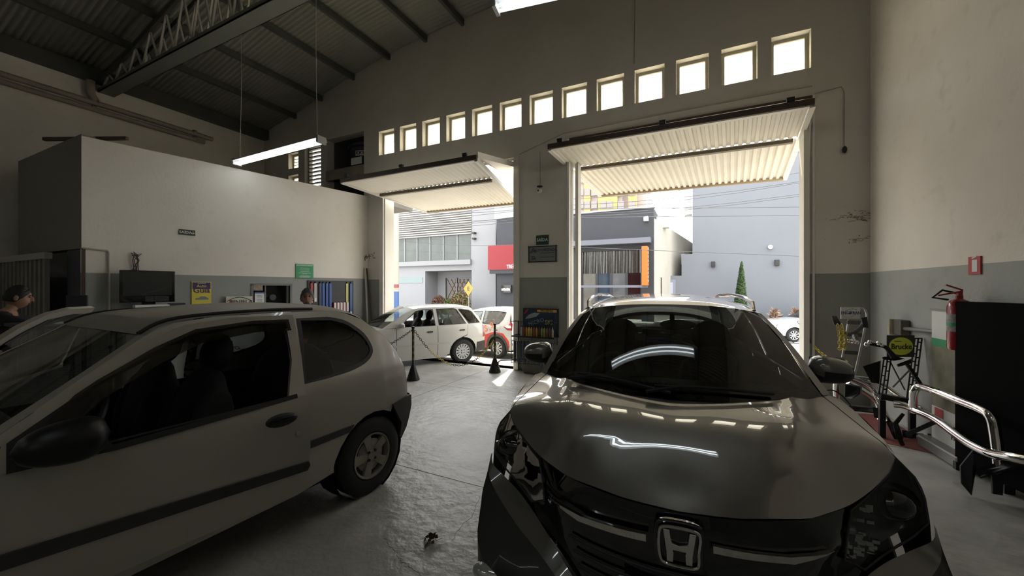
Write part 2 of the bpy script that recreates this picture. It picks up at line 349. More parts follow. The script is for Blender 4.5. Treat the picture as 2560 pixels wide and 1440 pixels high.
# upper grime cracks
# ------------------------------------------------ partition block
P0, P1 = Vector((-8.34, 2.33, 0)), Vector((-7.42, 7.0, 0)); pd = (P1 - P0).normalized(); pn = Vector((pd.y, -pd.x, 0)); PL = (P1 - P0).length
def PP(s, z, o=0): return P0 + pd * s + pn * o + Vector((0, 0, z))
def pbox(s0, s1, z0, z1, o0, o1, b=None):
    b = b or MB(); b.add([PP(s, z, o) for o in (o0, o1) for z in (z0, z1) for s in (s0, s1)], [(0, 1, 3, 2), (4, 6, 7, 5), (0, 4, 5, 1), (2, 3, 7, 6), (0, 2, 6, 4), (1, 5, 7, 3)]); return b
b = MB()
for (s0, s1, z0, z1) in ((0, 2.24, 0, 3.94), (2.24, 2.96, 0, 1.05), (2.24, 2.96, 1.71, 3.94), (2.96, PL, 0, 3.94)): pbox(s0, s1, z0, z1, -.15, 0, b)
tag(b.build('wall_partition', M_part), kind='structure')
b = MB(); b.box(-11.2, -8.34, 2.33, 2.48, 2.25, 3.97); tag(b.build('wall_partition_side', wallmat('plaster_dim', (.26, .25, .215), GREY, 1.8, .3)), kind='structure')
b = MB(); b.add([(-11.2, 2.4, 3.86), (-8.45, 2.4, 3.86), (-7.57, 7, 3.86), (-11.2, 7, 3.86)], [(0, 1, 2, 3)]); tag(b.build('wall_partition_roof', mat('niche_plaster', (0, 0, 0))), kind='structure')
b = MB(); b.tube([PP(.01, 2.25, .02), PP(.27, 2.23, .02), PP(.285, 2.2, .02), PP(.285, .9, .02), PP(.30, .2, .02)], .014, 8); tag(b.build('conduit', mat('conduit_pvc', (.45, .42, .35), .5), smooth=True), 'beige conduit bent down the partition beside its corner', 'conduit')
b = MB(); pbox(.0, .04, 0, 2.25, 0, .015, b); tag(b.build('trim_2', M_rust), kind='structure')
g = empty('sheet_gate', (-10.3, 2.15, 0), 0, 'dull beige sheet metal gate closing the space under the side room', 'gate')
for k in range(13):
    b = MB(); x = -1.3 + k * .2; b.box(x, x + .19, 0, .03, 0, 2.10); b.box(x + .14, x + .185, -.02, 0, 0, 2.10); b.build('panel', mat('gate_beige', (.36, .33, .28), .5, var=.25, scale=4), g)
b = MB(); b.box(-1.3, 1.32, -.03, .05, 2.10, 2.2); b.build('gate_rail', mat('gate_rail', (.45, .42, .36), .5), g)
b = MB(); b.box(-9.0, -8.34, 2.36, 2.42, 0, 2.25); tag(b.build('door_1', mat('dark_grey_door', (.10, .11, .12), .5, var=.2)), kind='structure')
b = MB(); b.bar(D(110, 348, 6.05), D(318, 346, 6.03), .05, .05); tag(b.build('loose_rod', M_rust), 'thin dark rod lying across the top of the side room', 'rod')
# ------------------------------------------------ tilting doors
def tilt_door(name, label, c, ribs, pitch, wave):
    """c: four corners inner-left, inner-right, outer-right, outer-left of the sheet"""
    il, ir, orr, ol = [Vector(p) for p in c]; o = empty(name, il, 0, label, 'garage door')
    P = lambda u, v, h=0: (il.lerp(ir, u)).lerp(ol.lerp(orr, u), v) + Vector((0, 0, h)) - il
    W_ = (ir - il).length; n = int(W_ / pitch)
    midv = .36
    for (v0, v1, nm) in ((.02, midv - .012, 'upper_sheet'), (midv + .012, .985, 'lower_sheet')):
        b = MB(); ps = []
        for k in range(n):
            for du, h in wave: ps.append(((k + du) / n, h))
        ps.append((1, wave[0][1])); L_ = len(ps)
        ps = [(.015 + .97 * u, h) for u, h in ps]
        b.add([P(u, v, h) for v in (v0, v1) for u, h in ps], [(i, i + 1, L_ + i + 1, L_ + i) for i in range(L_ - 1)])
        ob = b.build(nm, M_cream, o)
        sm = ob.modifiers.new('s', 'SOLIDIFY'); sm.thickness = .002
    def pb(u0, u1, v0, v1, h0, h1, nm, m):
        b = MB(); b.add([P(u, v, h) for h in (h0, h1) for v in (v0, v1) for u in (u0, u1)], [(0, 2, 3, 1), (4, 5, 7, 6), (0, 1, 5, 4), (2, 6, 7, 3), (0, 4, 6, 2), (1, 3, 7, 5)]); b.build(nm, m, o)
    pb(0, 1, -.012, .0, -.01, .075, 'frame_beam', M_rust); pb(0, 1, 0, .022, -.012, .0, 'edge_rail', M_cream)
    pb(.03, .97, midv - .012, midv + .012, -.05, .012, 'cross_rail', mat('rail_brown', (.20, .165, .12), .55)); pb(.01, .99, .98, 1, -.03, .03, 'edge_rail', mat('rail_tan', (.42, .32, .2), .6, var=.2))
    pb(-.004, .014, 0, 1, -.03, .04, 'side_rail', M_cream); pb(.986, 1.004, 0, 1, -.03, .04, 'side_rail', M_cream)
    for u in (.06, .5, .93):
        pb(u - .012, u + .012, -.02, .0, .075, .13, 'bracket', M_black)
    return o, P
LDc = [D(853, 456, 0) * 0 + A(853, 456, 5.60), A(1192, 399, 5.60), A(1300, 508, 8.3), A(1068, 530, 8.3)]
w1 = [(0, .0), (.35, .0), (.5, .03), (.85, .03)]
tilt_door('tilt_door', 'smaller cream ribbed metal tilting door raised over the left opening', LDc, 0, .115, [(0, 0), (.25, .012), (.5, .03), (.75, .012)])
RDc = [A(1371, 373, 6.3), A(2036, 262, 6.3), A(1965, 447, 9.2), A(1500, 490, 9.2)]
tilt_door('tilt_door', 'large cream ribbed metal tilting door raised over the right opening', RDc, 0, .115, [(0, 0), (.38, 0), (.5, .034), (.88, .034)])
# folded arm and flap of the small door
b = MB(); b.bar(A(1193, 387, 5.6), A(1290, 413, 7.1), .03, .10); b.add([A(1196, 392, 5.62), A(1288, 420, 7.1), A(1262, 436, 7.6), A(1197, 398, 5.7)], [(0, 1, 2, 3)])
tag(b.build('counterweight_arm', M_cream), 'cream lifting arm at the right edge of the smaller tilting door', 'door arm')
# headers, tracks, jamb posts
def post(x0, x1, y0, y1, z1, m=M_white, nm='trim_3'): b = MB(); b.box(x0, x1, y0, y1, 0, z1); return tag(b.build(nm, m, bevel=.004), kind='structure')
post(-6.99, -6.87, YF - .05, YF + .0, 4.3, M_white, 'trim_3'); post(-6.87, -6.845, YF, YF + .3, 4.3, M_cream, 'trim_4'); post(-3.36, -3.24, YF - .05, YF + .27, 4.3, M_cream, 'trim_5')
post(-2.24, -2.20, YF - .04, YF + .26, 4.48, M_white, 'trim_6'); post(-2.12, -2.06, YF + .1, YF + .3, 4.3, M_white, 'trim_7'); post(1.40, 1.47, YF - .02, YF + .27, 4.48, M_cream, 'trim_8'); post(1.505, 1.53, YF - .03, YF, 4.48, M_white, 'trim_9')
b = MB(); b.bar((-6.87, YF + .1, 4.28), (-3.26, YF + .1, 4.28), .12, .05); tag(b.build('trim_10', M_white), kind='structure')
b = MB(); b.bar((-2.2, YF + .02, 4.46), (1.5, YF + .02, 4.46), .1, .04); tag(b.build('trim_11', M_rust), kind='structure')
# ------------------------------------------------ fluorescent lamps
M_tube = mat('tube_glow', (.86, .95, 1.0), .4, emit=TUBE)
def fluoro(loc_, rz, label, L_=2.4, wires=True):
    o = empty('fluorescent_fixture', loc_, rz, label, 'ceiling light')
    b = MB(); b.prism([(-.11, .0), (-.03, .055), (.03, .055), (.11, 0), (.105, -.005), (.0, .03), (-.105, -.005)], lambda u, v, h: (h, u, v), -L_ / 2, L_ / 2); b.build('reflector', mat('reflector_white', (.36, .355, .34), .4), o)
    for s in (-1, 1):
        b = MB(); b.box(s * L_ / 2 - .02, s * L_ / 2 + .02, -.08, .08, -.06, .055); b.build('end_cap', mat('reflector_white', (0, 0, 0)), o, bevel=.004)
        b = MB(); b.tube([(-L_ / 2 + .03, s * .038, -.035), (L_ / 2 - .03, s * .038, -.035)], .014, 10); b.build('tube', M_tube, o, smooth=True)
        if wires:
            zt = (zroof(loc_[0]) - loc_[2] - .22); b = MB(); b.tube([(s * (L_ / 2 - .1), 0, .05), (s * (L_ / 2 - .14) * 1.0, .01, zt * .5), (s * (L_ / 2 - .12), 0, zt)], .004, 5); b.build('wire', M_galv, o)
    return o
fluoro((-6.65, 4.2, 4.03), R(-1), 'twin tube fluorescent lamp hanging over the top edge of the side room')
fluoro((-.67, 3.62, 4.53), R(9), 'twin tube fluorescent lamp hanging near the top centre before the front wall')
for k, (x, y) in enumerate(((-9.3, -2.6), (-1.2, -.8), (-5.2, -3.8), (.4, -4.2))): fluoro((x, y, 4.3), 0, ['twin tube fluorescent lamp near the left wall behind the hatchback, out of frame', 'twin tube fluorescent lamp behind the camera, nearest', 'twin tube fluorescent lamp far behind on the left', 'twin tube fluorescent lamp far behind on the right'][k])  # unseen fixtures added out of view to brighten the room
OUTK = .87
# ================================================================ OUTSIDE
def slab(name, x0, x1, y0, y1, z, m, kind='structure'): b = MB(); b.box(x0, x1, y0, y1, z - .1, z); return tag(b.build(name, m), kind=kind)
GP = [(7.12, 0), (8.0, -.12), (10, -.42), (12.5, -.56), (15.5, -.56)]; b = MB(); V = [(x, y, z - .002) for y, z in GP for x in (-30, 16)]; b.add(V, [(2 * i, 2 * i + 1, 2 * i + 3, 2 * i + 2) for i in range(4)]); tag(b.build('ground_1', mat('sunny_concrete', (.26, .235, .185), .7, var=.2, scale=2, bump=.2)), kind='structure')
slab('ground_2', -60, 60, 15.5, 19.0, -.56, mat('asphalt', (.12, .12, .12), .8, var=.2, bump=.2)); slab('ground_3', -60, 60, 19.0, 70, -.45, mat('pavement_grey', (.34, .33, .31), .7, var=.2))
M_bw = mat('facade_white', (.27, .273, .285), .7, var=.05, scale=1); M_bg = mat('facade_bluegrey', (.175, .187, .21), .75, var=.06, scale=.6); M_bd = mat('facade_dark', (.033, .036, .045), .6, var=.1)
M_sill = mat('facade_pale', (.24, .245, .255), .6)
G_out = glass('window_glass_out', (.16, .18, .17), .9)
def q(px, py, Y): p = A(px, py, Y); return p.x, p.z
def fbox(name, x0, x1, z0, z1, y0, y1, m, parent, **k):
    b = MB(); b.box(x0, x1, y0, y1, z0, z1); b = child(b, parent) if parent is not None else b; return b.build(name, m, parent, **k)
# --- white office with slatted screen
Yb = 24.0; x0, zt = q(960, 500, Yb); x1 = q(1240, 520, Yb)[0]; xm = q(1180, 600, Yb)[0]
o = empty('office_building', (x0, Yb, 0), 0, 'white two storey office with slatted screen above a glass band', 'building')
zs0 = q(1100, 590, Yb)[1]; zw0 = q(1100, 652, Yb)[1]; zs1 = q(1100, 520, Yb)[1] + .9; xl = q(940, 600, Yb)[0]
dx0 = q(1063, 700, Yb)[0]; dz1 = q(1063, 678, Yb)[1]; dxr = q(1178, 700, Yb)[0]
fbox('wall', xl - 12, dx0, -.5, zw0, Yb, Yb + 8, M_bw, o); fbox('wall', dx0, xm, dz1, zw0, Yb, Yb + 8, M_bw, o); fbox('wall', dx0, dxr + .2, .02, dz1, Yb + 1.6, Yb + 8, M_bw, o)
fbox('wall', xl - 12, xm, zw0, zs1, Yb + .5, Yb + 8, M_bw, o); fbox('wall', xm, x1, .02, zs1 + .1, Yb - .05, Yb + 8, M_bw, o)
fbox('ledge', xl - 12, xm, zw0 - .35, zw0, Yb - .25, Yb + .1, M_sill, o)
k = 0; z = zs0
while z < zs1:
    fbox('slat', xl - 6, xm, z, z + .085, Yb - .12, Yb - .02, mat('slat_pale', (.31, .295, .265), .6), o); z += .17
xs = np.linspace(xl - 2, xm - .05, 10)
for i in range(9):
    fbox('window_pane', xs[i] + .04, xs[i + 1] - .04, zw0 + .03, zs0 - .03, Yb + .08, Yb + .11, mat('pane_reflecting', (.10, .12, .11), .06, 0, var=.3, scale=1.3), o); fbox('mullion', xs[i + 1] - .04, xs[i + 1] + .04, zw0, zs0, Yb + .02, Yb + .14, M_bw, o)
a, z1 = q(1086, 694, Yb); c, _ = q(1178, 694, Yb)
fbox('entrance_glass', a, c, .1, z1, Yb + 1.45, Yb + 1.5, mat('pane_dark', (.03, .028, .026), .1), o)
for u in (.0, .33, .74): xx = a + (c - a) * u; fbox('door_post', xx - .04, xx + .04, .1, z1, Yb + 1.36, Yb + 1.5, M_bw, o)
for k in range(9):
    for s in (-1, 1):
        xa = a + (c - a) * (k / 9 + .05); b = MB(); b.bar((xa, Yb + 1.4, .8 if s > 0 else z1 - .1), (xa + .9, Yb + 1.4, z1 - .1 if s > 0 else .8), .03); child(b, o).build('lattice_bar', mat('lattice_tan', (.30, .20, .13), .6), o)
xx, zz = q(1145, 722, Yb); fbox('notice', xx - .28, xx + .28, zz - .25, zz + .3, Yb + 1.33, Yb + 1.35, M_bw, o); fbox('notice_band', xx - .28, xx + .28, zz + .1, zz + .28, Yb + 1.31, Yb + 1.33, mat('sign_red', (.24, .006, .012), .5), o)
a, z1 = q(996, 694, Yb); c, z0 = q(1057, 707, Yb); fbox('strip_window', a - 3, c, z0, z1, Yb - .03, Yb + .02, mat('pane_teal', (.17, .23, .225), .15), o)
for (px, py) in ((1187, 583), (1187, 597)): p = A(px, py, Yb - .1); b = MB(); b.box(p.x - .1, p.x + .1, Yb - .35, Yb - .05, p.z - .06, p.z + .06); child(b, o).build('floodlight', M_black, o)
# --- left neighbour pier with red/blue stripes
x0_, _ = q(978, 600, 13); x1_, zr1 = q(995, 711, 13); zr0 = q(995, 719, 13)[1]; zb1 = q(995, 729, 13)[1]
o = empty('neighbour_wall', (x1_, 13, 0), 0, 'cream neighbour wall with red stripe above a blue base seen at the left jamb', 'wall')
fbox('wall', x0_ - 2, x1_, zr1, 9, 13, 13.06, mat('facade_cream', (.36, .335, .28), .7), o); fbox('red_stripe', x0_ - 2, x1_, zr0, zr1, 12.98, 13.06, mat('stripe_red', (.25, .05, .06), .6), o); fbox('wall', x0_ - 2, x1_, zb1, zr0, 13, 13.06, mat('facade_cream', (0, 0, 0)), o); fbox('blue_base', x0_ - 2, x1_, 0, zb1, 12.98, 13.06, mat('stripe_blue', (.04, .10, .28), .6), o)
# --- training shop: dark with red fascia
Yr = 22.9; a, z1 = q(1225, 616, Yr); c, z0 = q(1420, 670, Yr)
o = empty('training_shop', (a, Yr, 0), 0, 'dark grey shop with a big red fascia sign and white lettering', 'building')
xd = q(1241, 600, Yr)[0]; zt = q(1241, 548, Yr)[1]
fbox('wall', xd, c - .2, .02, zt, Yr + .05, Yr + 9, M_bd, o); fbox('fascia', a, c, z0 - .02, z1, Yr - .3, Yr + .04, mat('sign_red', (0, 0, 0)), o); fbox('fascia_rail', a + .1, c, z0 - .28, z0 - .02, Yr - .25, Yr + .04, M_bd, o)
fbox('upper_board', xd - .1, c - .2, zt, zt + 1.3, Yr - .1, Yr + .1, mat('facade_cyan', (.30, .34, .335), .6), o)
p = A(1268, 667, Yr - .31); text('lettering', 'TREINAMENTO', .34, child_m if 0 else frame(Vector((p.x + .9, p.y - 0, p.z)) - o.location, (1, 0, 0), (0, 0, 1)), mat('sign_white', (0, 0, 0)), o, sx=.8)
b = MB(); p = A(1300, 645, Yr - .31); b.prism(catmull([(-.42, -.42), (-.36, 0), (-.1, .5), (.3, .6), (.55, .3), (.5, -.42)], 5, True), lambda u, v, h: (p.x + u - o.location.x, h, p.z + v), -.32, -.3); b.build('emblem', mat('sign_white', (0, 0, 0)), o)
xx, zz = q(1267, 722, Yr); fbox('rack_box', xx - .35, xx + .35, zz - .25, zz + .25, Yr - .12, Yr + .05, mat('pane_dark', (0, 0, 0)), o)
for k in range(5): fbox('leaflet', xx - .32 + k * .13, xx - .22 + k * .13, zz - .12, zz + .02 + .03 * (k % 2), Yr - .15, Yr - .12, mat('sign_white', (0, 0, 0)), o)
# --- dark restaurant front in the right opening
Yd = 19.5; a, z1 = q(1445, 534, Yd); c, _ = q(1634, 519, Yd); z1 = q(1634, 519, Yd)[1]
o = empty('dark_shopfront', (c, Yd, 0), 0, 'charcoal shopfront with canopy, rippled blind and orange pillar sign', 'building')
zc = q(1634, 595, Yd)[1]; zc0 = q(1634, 608, Yd)[1]; zg = q(1600, 618, Yd)[1]; zbl = q(1600, 682, Yd)[1]; xa = q(1454, 640, Yd)[0]; xb = q(1604, 640, Yd)[0]
fbox('wall', a - .5, c, zg, z1, Yd, Yd + 6, M_bd, o); fbox('wall', xb, c, .02, zg, Yd, Yd + 6, M_bd, o); fbox('wall', a - .5, xa, .02, zg, Yd, Yd + 6, M_bd, o); fbox('canopy', a - .5, c - .1, zc0, zc, Yd - .5, Yd, mat('canopy_grey', (.14, .15, .18), .5), o); fbox('coping', a - .5, c + .05, z1, z1 + .08, Yd - .08, Yd + .3, mat('coping_light', (.35, .36, .38), .5), o)
fbox('back_wall', xa, xb, .02, zg, Yd + 1.2, Yd + 1.3, mat('pane_dark', (0, 0, 0)), o)
n = 60; b = MB(); V = []
for z in (zbl, zg):
    for i in range(n + 1): V.append((xa + (xb - xa) * i / n, Yd + .12 + .05 * math.sin(i * 1.9) * (1 if z == zbl else .6), z))
b.add(V, [(i, i + 1, n + 2 + i, n + 1 + i) for i in range(n)]); child(b, o).build('rippled_blind', mat('blind_film', (.13, .13, .125), .25, .4, var=.3, scale=8), o)
fbox('blind_rail', xa, xb, zg - .1, zg, Yd, Yd + .2, M_bd, o)
for u in (.0, .26, .5, .76, 1): xx = xa + (xb - xa) * u; fbox('mullion', xx - .06, xx + .06, .1, zbl, Yd + .05, Yd + .17, M_bd, o)
cols = [(.20, .19, .17), (.035, .06, .095), (.17, .17, .18), (.035, .012, .014)]
for i, cc in enumerate(cols): fbox('window_pane', xa + (xb - xa) * [0, .26, .5, .76][i] + .06, xa + (xb - xa) * [.26, .5, .76, 1][i] - .06, .1, zbl, Yd + .1, Yd + .12, mat('pane_col%d' % i, cc, .08, var=.3, scale=2), o)
z_ = q(1600, 716, Yd)[1]; fbox('hand_rail', xa, c - .2, z_ - .06, z_ + .06, Yd - .6, Yd - .54, mat('canopy_grey', (0, 0, 0)), o)
xo0, zo1 = q(1604, 616, Yd - .7); xo1, zo0 = q(1619, 714, Yd - .7); b = MB(); b.box(xo0, xo1, Yd - .75, Yd - .2, zo0, zo1); b = child(b, o); b.build('orange_sign', mat('sign_orange', (.52, .14, .015), .5), o, bevel=.02)
p = A(1619, 665, Yd - .6); rnd = random.Random(6); b = MB()
for k in range(9): z_ = p.z - .75 + k * .19; b.box(xo1, xo1 + .006, Yd - .56, Yd - .42 + rnd.uniform(-.03, .03), z_, z_ + .11)
child(b, o).build('sign_marks', mat('sign_white', (0, 0, 0)), o, kind='stuff')
p = A(1615, 547, Yd - .15); b = MB(); b.box(p.x - .1, p.x + .1, Yd - .25, Yd, p.z - .1, p.z + .1); child(b, o).build('security_camera', mat('sign_white', (0, 0, 0)), o)
for px in (1478, 1573): p = A(px, 607, Yd - .3); b = MB(); b.lathe([(0, 0), (.09, 0), (.07, .12), (0, .12)], 10, Matrix.Translation(p)); child(b, o).build('spot_lamp', M_black, o)
# side wall running back with sloping roofline
p0 = A(1636, 546, Yd + .2); b = MB(); p1 = A(1728, 612, 27.0); b.add([(p0.x, Yd + .2, 0), (p0.x, Yd + .2, p0.z), (p1.x + .6, 28, p1.z - .2), (p1.x + .6, 28, 0), (p0.x - .5, Yd + .2, 0), (p0.x - .5, Yd + .2, p0.z), (p1.x - .5, 28, p1.z - .2), (p1.x - .5, 28, 0)], [(0, 1, 2, 3), (7, 6, 5, 4), (1, 5, 6, 2), (0, 4, 5, 1), (3, 2, 6, 7)])
child(b, o).build('side_wall', mat('facade_offwhite', (.55, .52, .44), .75, var=.15, scale=1), o)
for (px, py) in ((1657, 556), (1699, 649)): p = A(px, py, 24 if px > 1680 else 21); b = MB(); b.box(p.x - .3, p.x + .3, p.y - .2, p.y + .2, p.z - .3, p.z + .3); child(b, o).build('air_conditioner', mat('ac_white', (.55, .55, .53), .5), o, bevel=.02)
# --- big blank wall
Yw = 22.0; xe, ze = q(1731, 478, Yw); xs_, zs_ = q(1704, 636, Yw); xl_, zl_ = q(1634, 690, Yw); o = empty('blank_wall_building', (xe, Yw, 0), 0, 'tall blank blue grey rendered building wall with a stepped left edge', 'building')
fbox('wall', xe, xe + 16, 0, ze + 1.4, Yw, Yw + 6, M_bg, o); fbox('wall', xs_, xe, 0, zs_, Yw, Yw + 6, M_bg, o); fbox('wall', xl_, xs_, 0, zl_, Yw, Yw + .4, M_bg, o)
a, z1 = q(1643, 704, Yw); c, _ = q(1685, 704, Yw); fbox('door_frame', a - .08, c + .08, .02, z1 + .1, Yw - .03, Yw + .01, mat('door_grey', (.22, .24, .29), .5), o); fbox('door_leaf', a + .05, c - .05, .02, z1 - .05, Yw - .05, Yw - .02, mat('door_leaf', (.40, .43, .50), .4), o)
for (px, py) in ((1783, 661), (1942, 657)): p = A(px, py, Yw); fbox('wall_lamp', p.x - .09, p.x + .09, p.z - .14, p.z + .14, Yw - .15, Yw, M_black, o, bevel=.01)
p = A(1925, 618, Yw); b = MB(); b.ell((p.x, Yw - .1, p.z), (.1, .1, .1)); child(b, o).build('dome_camera', mat('sign_white', (0, 0, 0)), o, smooth=True)
for (px, py, h) in ((1724, 507, 1.3),): p = A(px, py, Yw); fbox('air_conditioner', p.x - .25, p.x + .1, p.z - .55, p.z + .45, Yw + .3, Yw + 1, mat('ac_white', (0, 0, 0)), o)
# --- far apartments
Yf = 60; a, z1 = q(1360, 440, Yf); c, _ = q(1592, 462, Yf); o = empty('apartment_tower', (c, Yf, 0), 0, 'distant pale pink apartment tower with yellow bands and small windows', 'building')
zt = q(1592, 464, Yf)[1]; fbox('wall', a - 6, q(1555, 470, Yf)[0], 0, zt + 4.5, Yf, Yf + 10, mat('tower_pink', (.40, .33, .30), .8), o); fbox('wall', q(1555, 470, Yf)[0], c + 1.2, 0, zt + .5, Yf + 1, Yf + 10, mat('tower_pink', (0, 0, 0)), o)
for pa, pb_ in ((1462, 1478), (1497, 1545), (1572, 1592)): fbox('yellow_band', q(pa, 500, Yf)[0], q(pb_, 500, Yf)[0], 5, zt + (4.5 if pa < 1550 else .2), Yf - .5, Yf + .1, mat('tower_yellow', (.38, .30, .11), .8), o)
for k in range(4):
    for px in (1452, 1468, 1485, 1508, 1524, 1552, 1580):
        p = A(px, 512 - k * 32, Yf - .6); fbox('window', p.x - .45, p.x + .45, p.z - .55, p.z + .55, Yf - .62, Yf - .5, mat('tower_window', (.22, .20, .19), .3), o)
for k in range(3): z_ = zt + .6 + k * .35; fbox('balcony_rail', q(1560, 470, Yf)[0], c + 1.6, z_, z_ + .08, Yf, Yf + .1, mat('canopy_grey', (0, 0, 0)), o)
# --- power lines and pole sign
wl = [((980, 548), (1300, 545), 17), ((990, 600), (1290, 612), 18), ((1440, 400), (2000, 380), 16), ((1440, 497), (2010, 430), 17), ((1440, 512), (2010, 452), 17), ((1440, 524), (2010, 455), 17.5), ((1440, 535), (2010, 484), 18), ((1440, 541), (2010, 489), 18), ((980, 527), (1300, 524), 16)]
for i, (pa, pb_, Y) in enumerate(wl):
    P_, Q_ = A(*pa, Y), A(*pb_, Y); d = Q_ - P_; pts = [P_ + d * t - Vector((0, 0, .25 * 4 * t * (1 - t) * (1 if 1 else 0))) for t in [-1.5 + .25 * k for k in range(17)]]; pts = [P_ + d * t - Vector((0, 0, .15 * (1 - (2 * t - 1) ** 2 if 0 < t < 1 else 0))) for t in [-1.5 + .25 * k for k in range(17)]]
    b = MB(); b.tube(pts, .012, 5); tag(b.build('power_line', mat('cable_grey', (.08, .08, .09), .6)), ['overhead cable crossing before the slatted screen, the upper one', 'overhead cable crossing before the band of office windows', 'highest overhead cable, just under the large raised door', 'steeper overhead cable below the highest one in the large opening', 'thin cable next below the steeper one in the large opening', 'thin cable crossing just under the edge of the large raised door', 'upper of the two lowest cables across the blank wall', 'lowest overhead cable across the blank wall', 'overhead cable at the edge of the smaller raised door'][i], 'cable', 'power cables over the street')
Ys = 20.6; p = A(1172, 722, Ys); o = empty('road_sign', (p.x, Ys, 0), 0, 'small yellow diamond road sign on a thin grey post by the bushes', 'sign')
b = MB(); b.tube([(0, 0, 0), (0, 0, p.z + .3)], .035, 8); b.build('post', mat('galv_post', (.25, .25, .24), .5), o); s = .36; b = MB(); b.prism([(-s, 0), (0, -s * 1.3), (s, 0), (0, s * 1.3)], lambda u, v, h: (u, h, p.z + v), -.06, -.04); b.build('sign_plate', mat('sign_yellow', (.42, .28, .05), .5), o)
text('lettering', 'E', .34, frame((0, -.065, p.z), (1, 0, 0), (0, 0, 1)), M_black, o)
# ---------------------------------------------------------------- plants
def bush(name, c, r, label, cols, n, seed, leaf=.07, cat='bush', up=0):
    rnd = random.Random(seed); o = empty(name, c, 0, label, cat)
    for ci, (nm, cc) in enumerate(cols):
        b = MB()
        for k in range(n // len(cols)):
            th, ph = rnd.uniform(0, 2 * PI), math.acos(rnd.uniform(-.6, 1)); rad = rnd.uniform(.55, 1.0) ** .5
            bl = .8 + .2 * math.sin(3 * th + seed) ; p = Vector((r[0] * rad * bl * math.sin(ph) * math.cos(th), r[1] * rad * math.sin(ph) * math.sin(th), r[2] * (.9 + rad * math.cos(ph))))
            if up: f = p.z / (2 * r[2]); p.x *= max(.08, 1.15 - f) ; p.y *= max(.08, 1.15 - f)
            a = Vector((rnd.gauss(0, 1), rnd.gauss(0, 1), rnd.gauss(0, 1) + up)).normalized() * leaf * rnd.uniform(.6, 1.4); bb = a.orthogonal().normalized() * leaf * .35
            b.add([p - a, p + bb, p + a, p - bb], [(0, 1, 2, 3)])
        b.build(nm, mat('leaf_' + nm + name, cc, .6, var=.25, scale=2), o, kind='stuff')
    b = MB(); b.tube([(0, 0, 0), (0, 0, r[2] * .9)], .04, 6)
    for k in range(5): th = k * 1.3; b.tube([(0, 0, r[2] * .3), (r[0] * .5 * math.cos(th), r[1] * .5 * math.sin(th), r[2] * .9)], .02, 5)
    b.build('stem', mat('bark', (.12, .08, .05), .8), o); return o
Y1 = 22.4
for k, (px, py, rr, cs, lab) in enumerate(((1096, 765, .68, [('red_leaf', (.16, .05, .03)), ('dark_leaf', (.07, .05, .02))], 'reddish brown bush by the office entrance, leftmost'), (1121, 770, .42, [('green_leaf', (.08, .14, .03)), ('pale_leaf', (.16, .20, .05))], 'small green bush between the reddish and the golden bush'), (1152, 757, .85, [('gold_leaf', (.26, .19, .05)), ('red_leaf', (.16, .06, .03)), ('green_leaf', (.10, .12, .03))], 'mixed golden and brown bush, the biggest by the road sign'))):
    p = A(px, [737, 745, 728][k], Y1); bush('bush', (p.x, Y1, -.45), (rr, rr * .8, (p.z + .45) / 1.95), lab, cs, 2600, k, .09)
p = A(1854, 650, 20.8); bush('cypress', (p.x, 20.8, -.45), (.40, .38, (p.z + .45) / 1.93), 'slim dark green cypress before the blank grey wall', [('cypress_leaf', (.05, .10, .03)), ('cypress_tip', (.09, .15, .05))], 5200, 5, .07, 'tree', 1.5)
for k, (px, lab) in enumerate(((1937, 'dry reddish spiky shrub left of the white car outside'), (1990, 'dry spiky shrub cut by the right door jamb'))):
    p = A(px, 782, 20.9); bush('shrub', (p.x, 20.9, -.45), (.34, .3, (p.z + .45) / 1.7), lab, [('spiky_leaf', (.42, .32, .22)), ('spiky_tip', (.34, .20, .14))], 260, 9 + k, .22, 'shrub', 1.0)

OUTK = 1.0
# ================================================================ CAR HELPERS
def tps(P, V, lam=2e-4):
    """smooth surface through scattered values (thin plate spline, left-right symmetric)"""
    P = np.array(P, float); V = np.array(V, float); n = len(P)
    r = np.linalg.norm(P[:, None] - P[None], axis=2); K = np.where(r > 0, r * r * np.log(r + 1e-12), 0) + np.eye(n) * lam
    Q = np.hstack([np.ones((n, 1)), P]); M = np.zeros((n + 3, n + 3)); M[:n, :n] = K; M[:n, n:] = Q; M[n:, :n] = Q.T
    s = np.linalg.solve(M, np.concatenate([V, np.zeros(3)]))
    def f(a, b):
        d = np.hypot(P[:, 0] - a, P[:, 1] - b); k = np.where(d > 0, d * d * np.log(d + 1e-12), 0); return float(s[:n] @ k + s[n] + s[n + 1] * a + s[n + 2] * b)
    return f
def paint(name, col, metal=.55, rough=.32, ior=1.5):
    m = mat(name, col, rough, metal, coat=1.0, var=.02, scale=2); q_ = m.node_tree.nodes['Principled BSDF'].inputs; q_['Coat IOR'].default_value = ior; q_['Coat Roughness'].default_value = .01; return m
M_tyre = mat('tyre_rubber', (.018, .017, .016), .75, var=.2, scale=10); M_trim = mat('trim_black', (.018, .018, .019), .5); M_gloss = mat('piano_black', (.004, .004, .005), .06, coat=1, spec=.5)
M_chrome = mat('chrome', (.82, .81, .79), .07, 1.0); M_under = mat('underbody', (.008, .008, .008), .9); M_seat = mat('seat_fabric', (.022, .022, .024), .8, var=.2, scale=20)
M_red = mat('lamp_red', (.35, .01, .015), .12, coat=1); M_rim = mat('rim_silver', (.48, .47, .45), .35, .6); M_rimd = mat('rim_dusty', (.40, .36, .31), .55, .3, var=.3, scale=14); M_clear = mat('lamp_clear', (.7, .7, .7), .1, .6, coat=1)
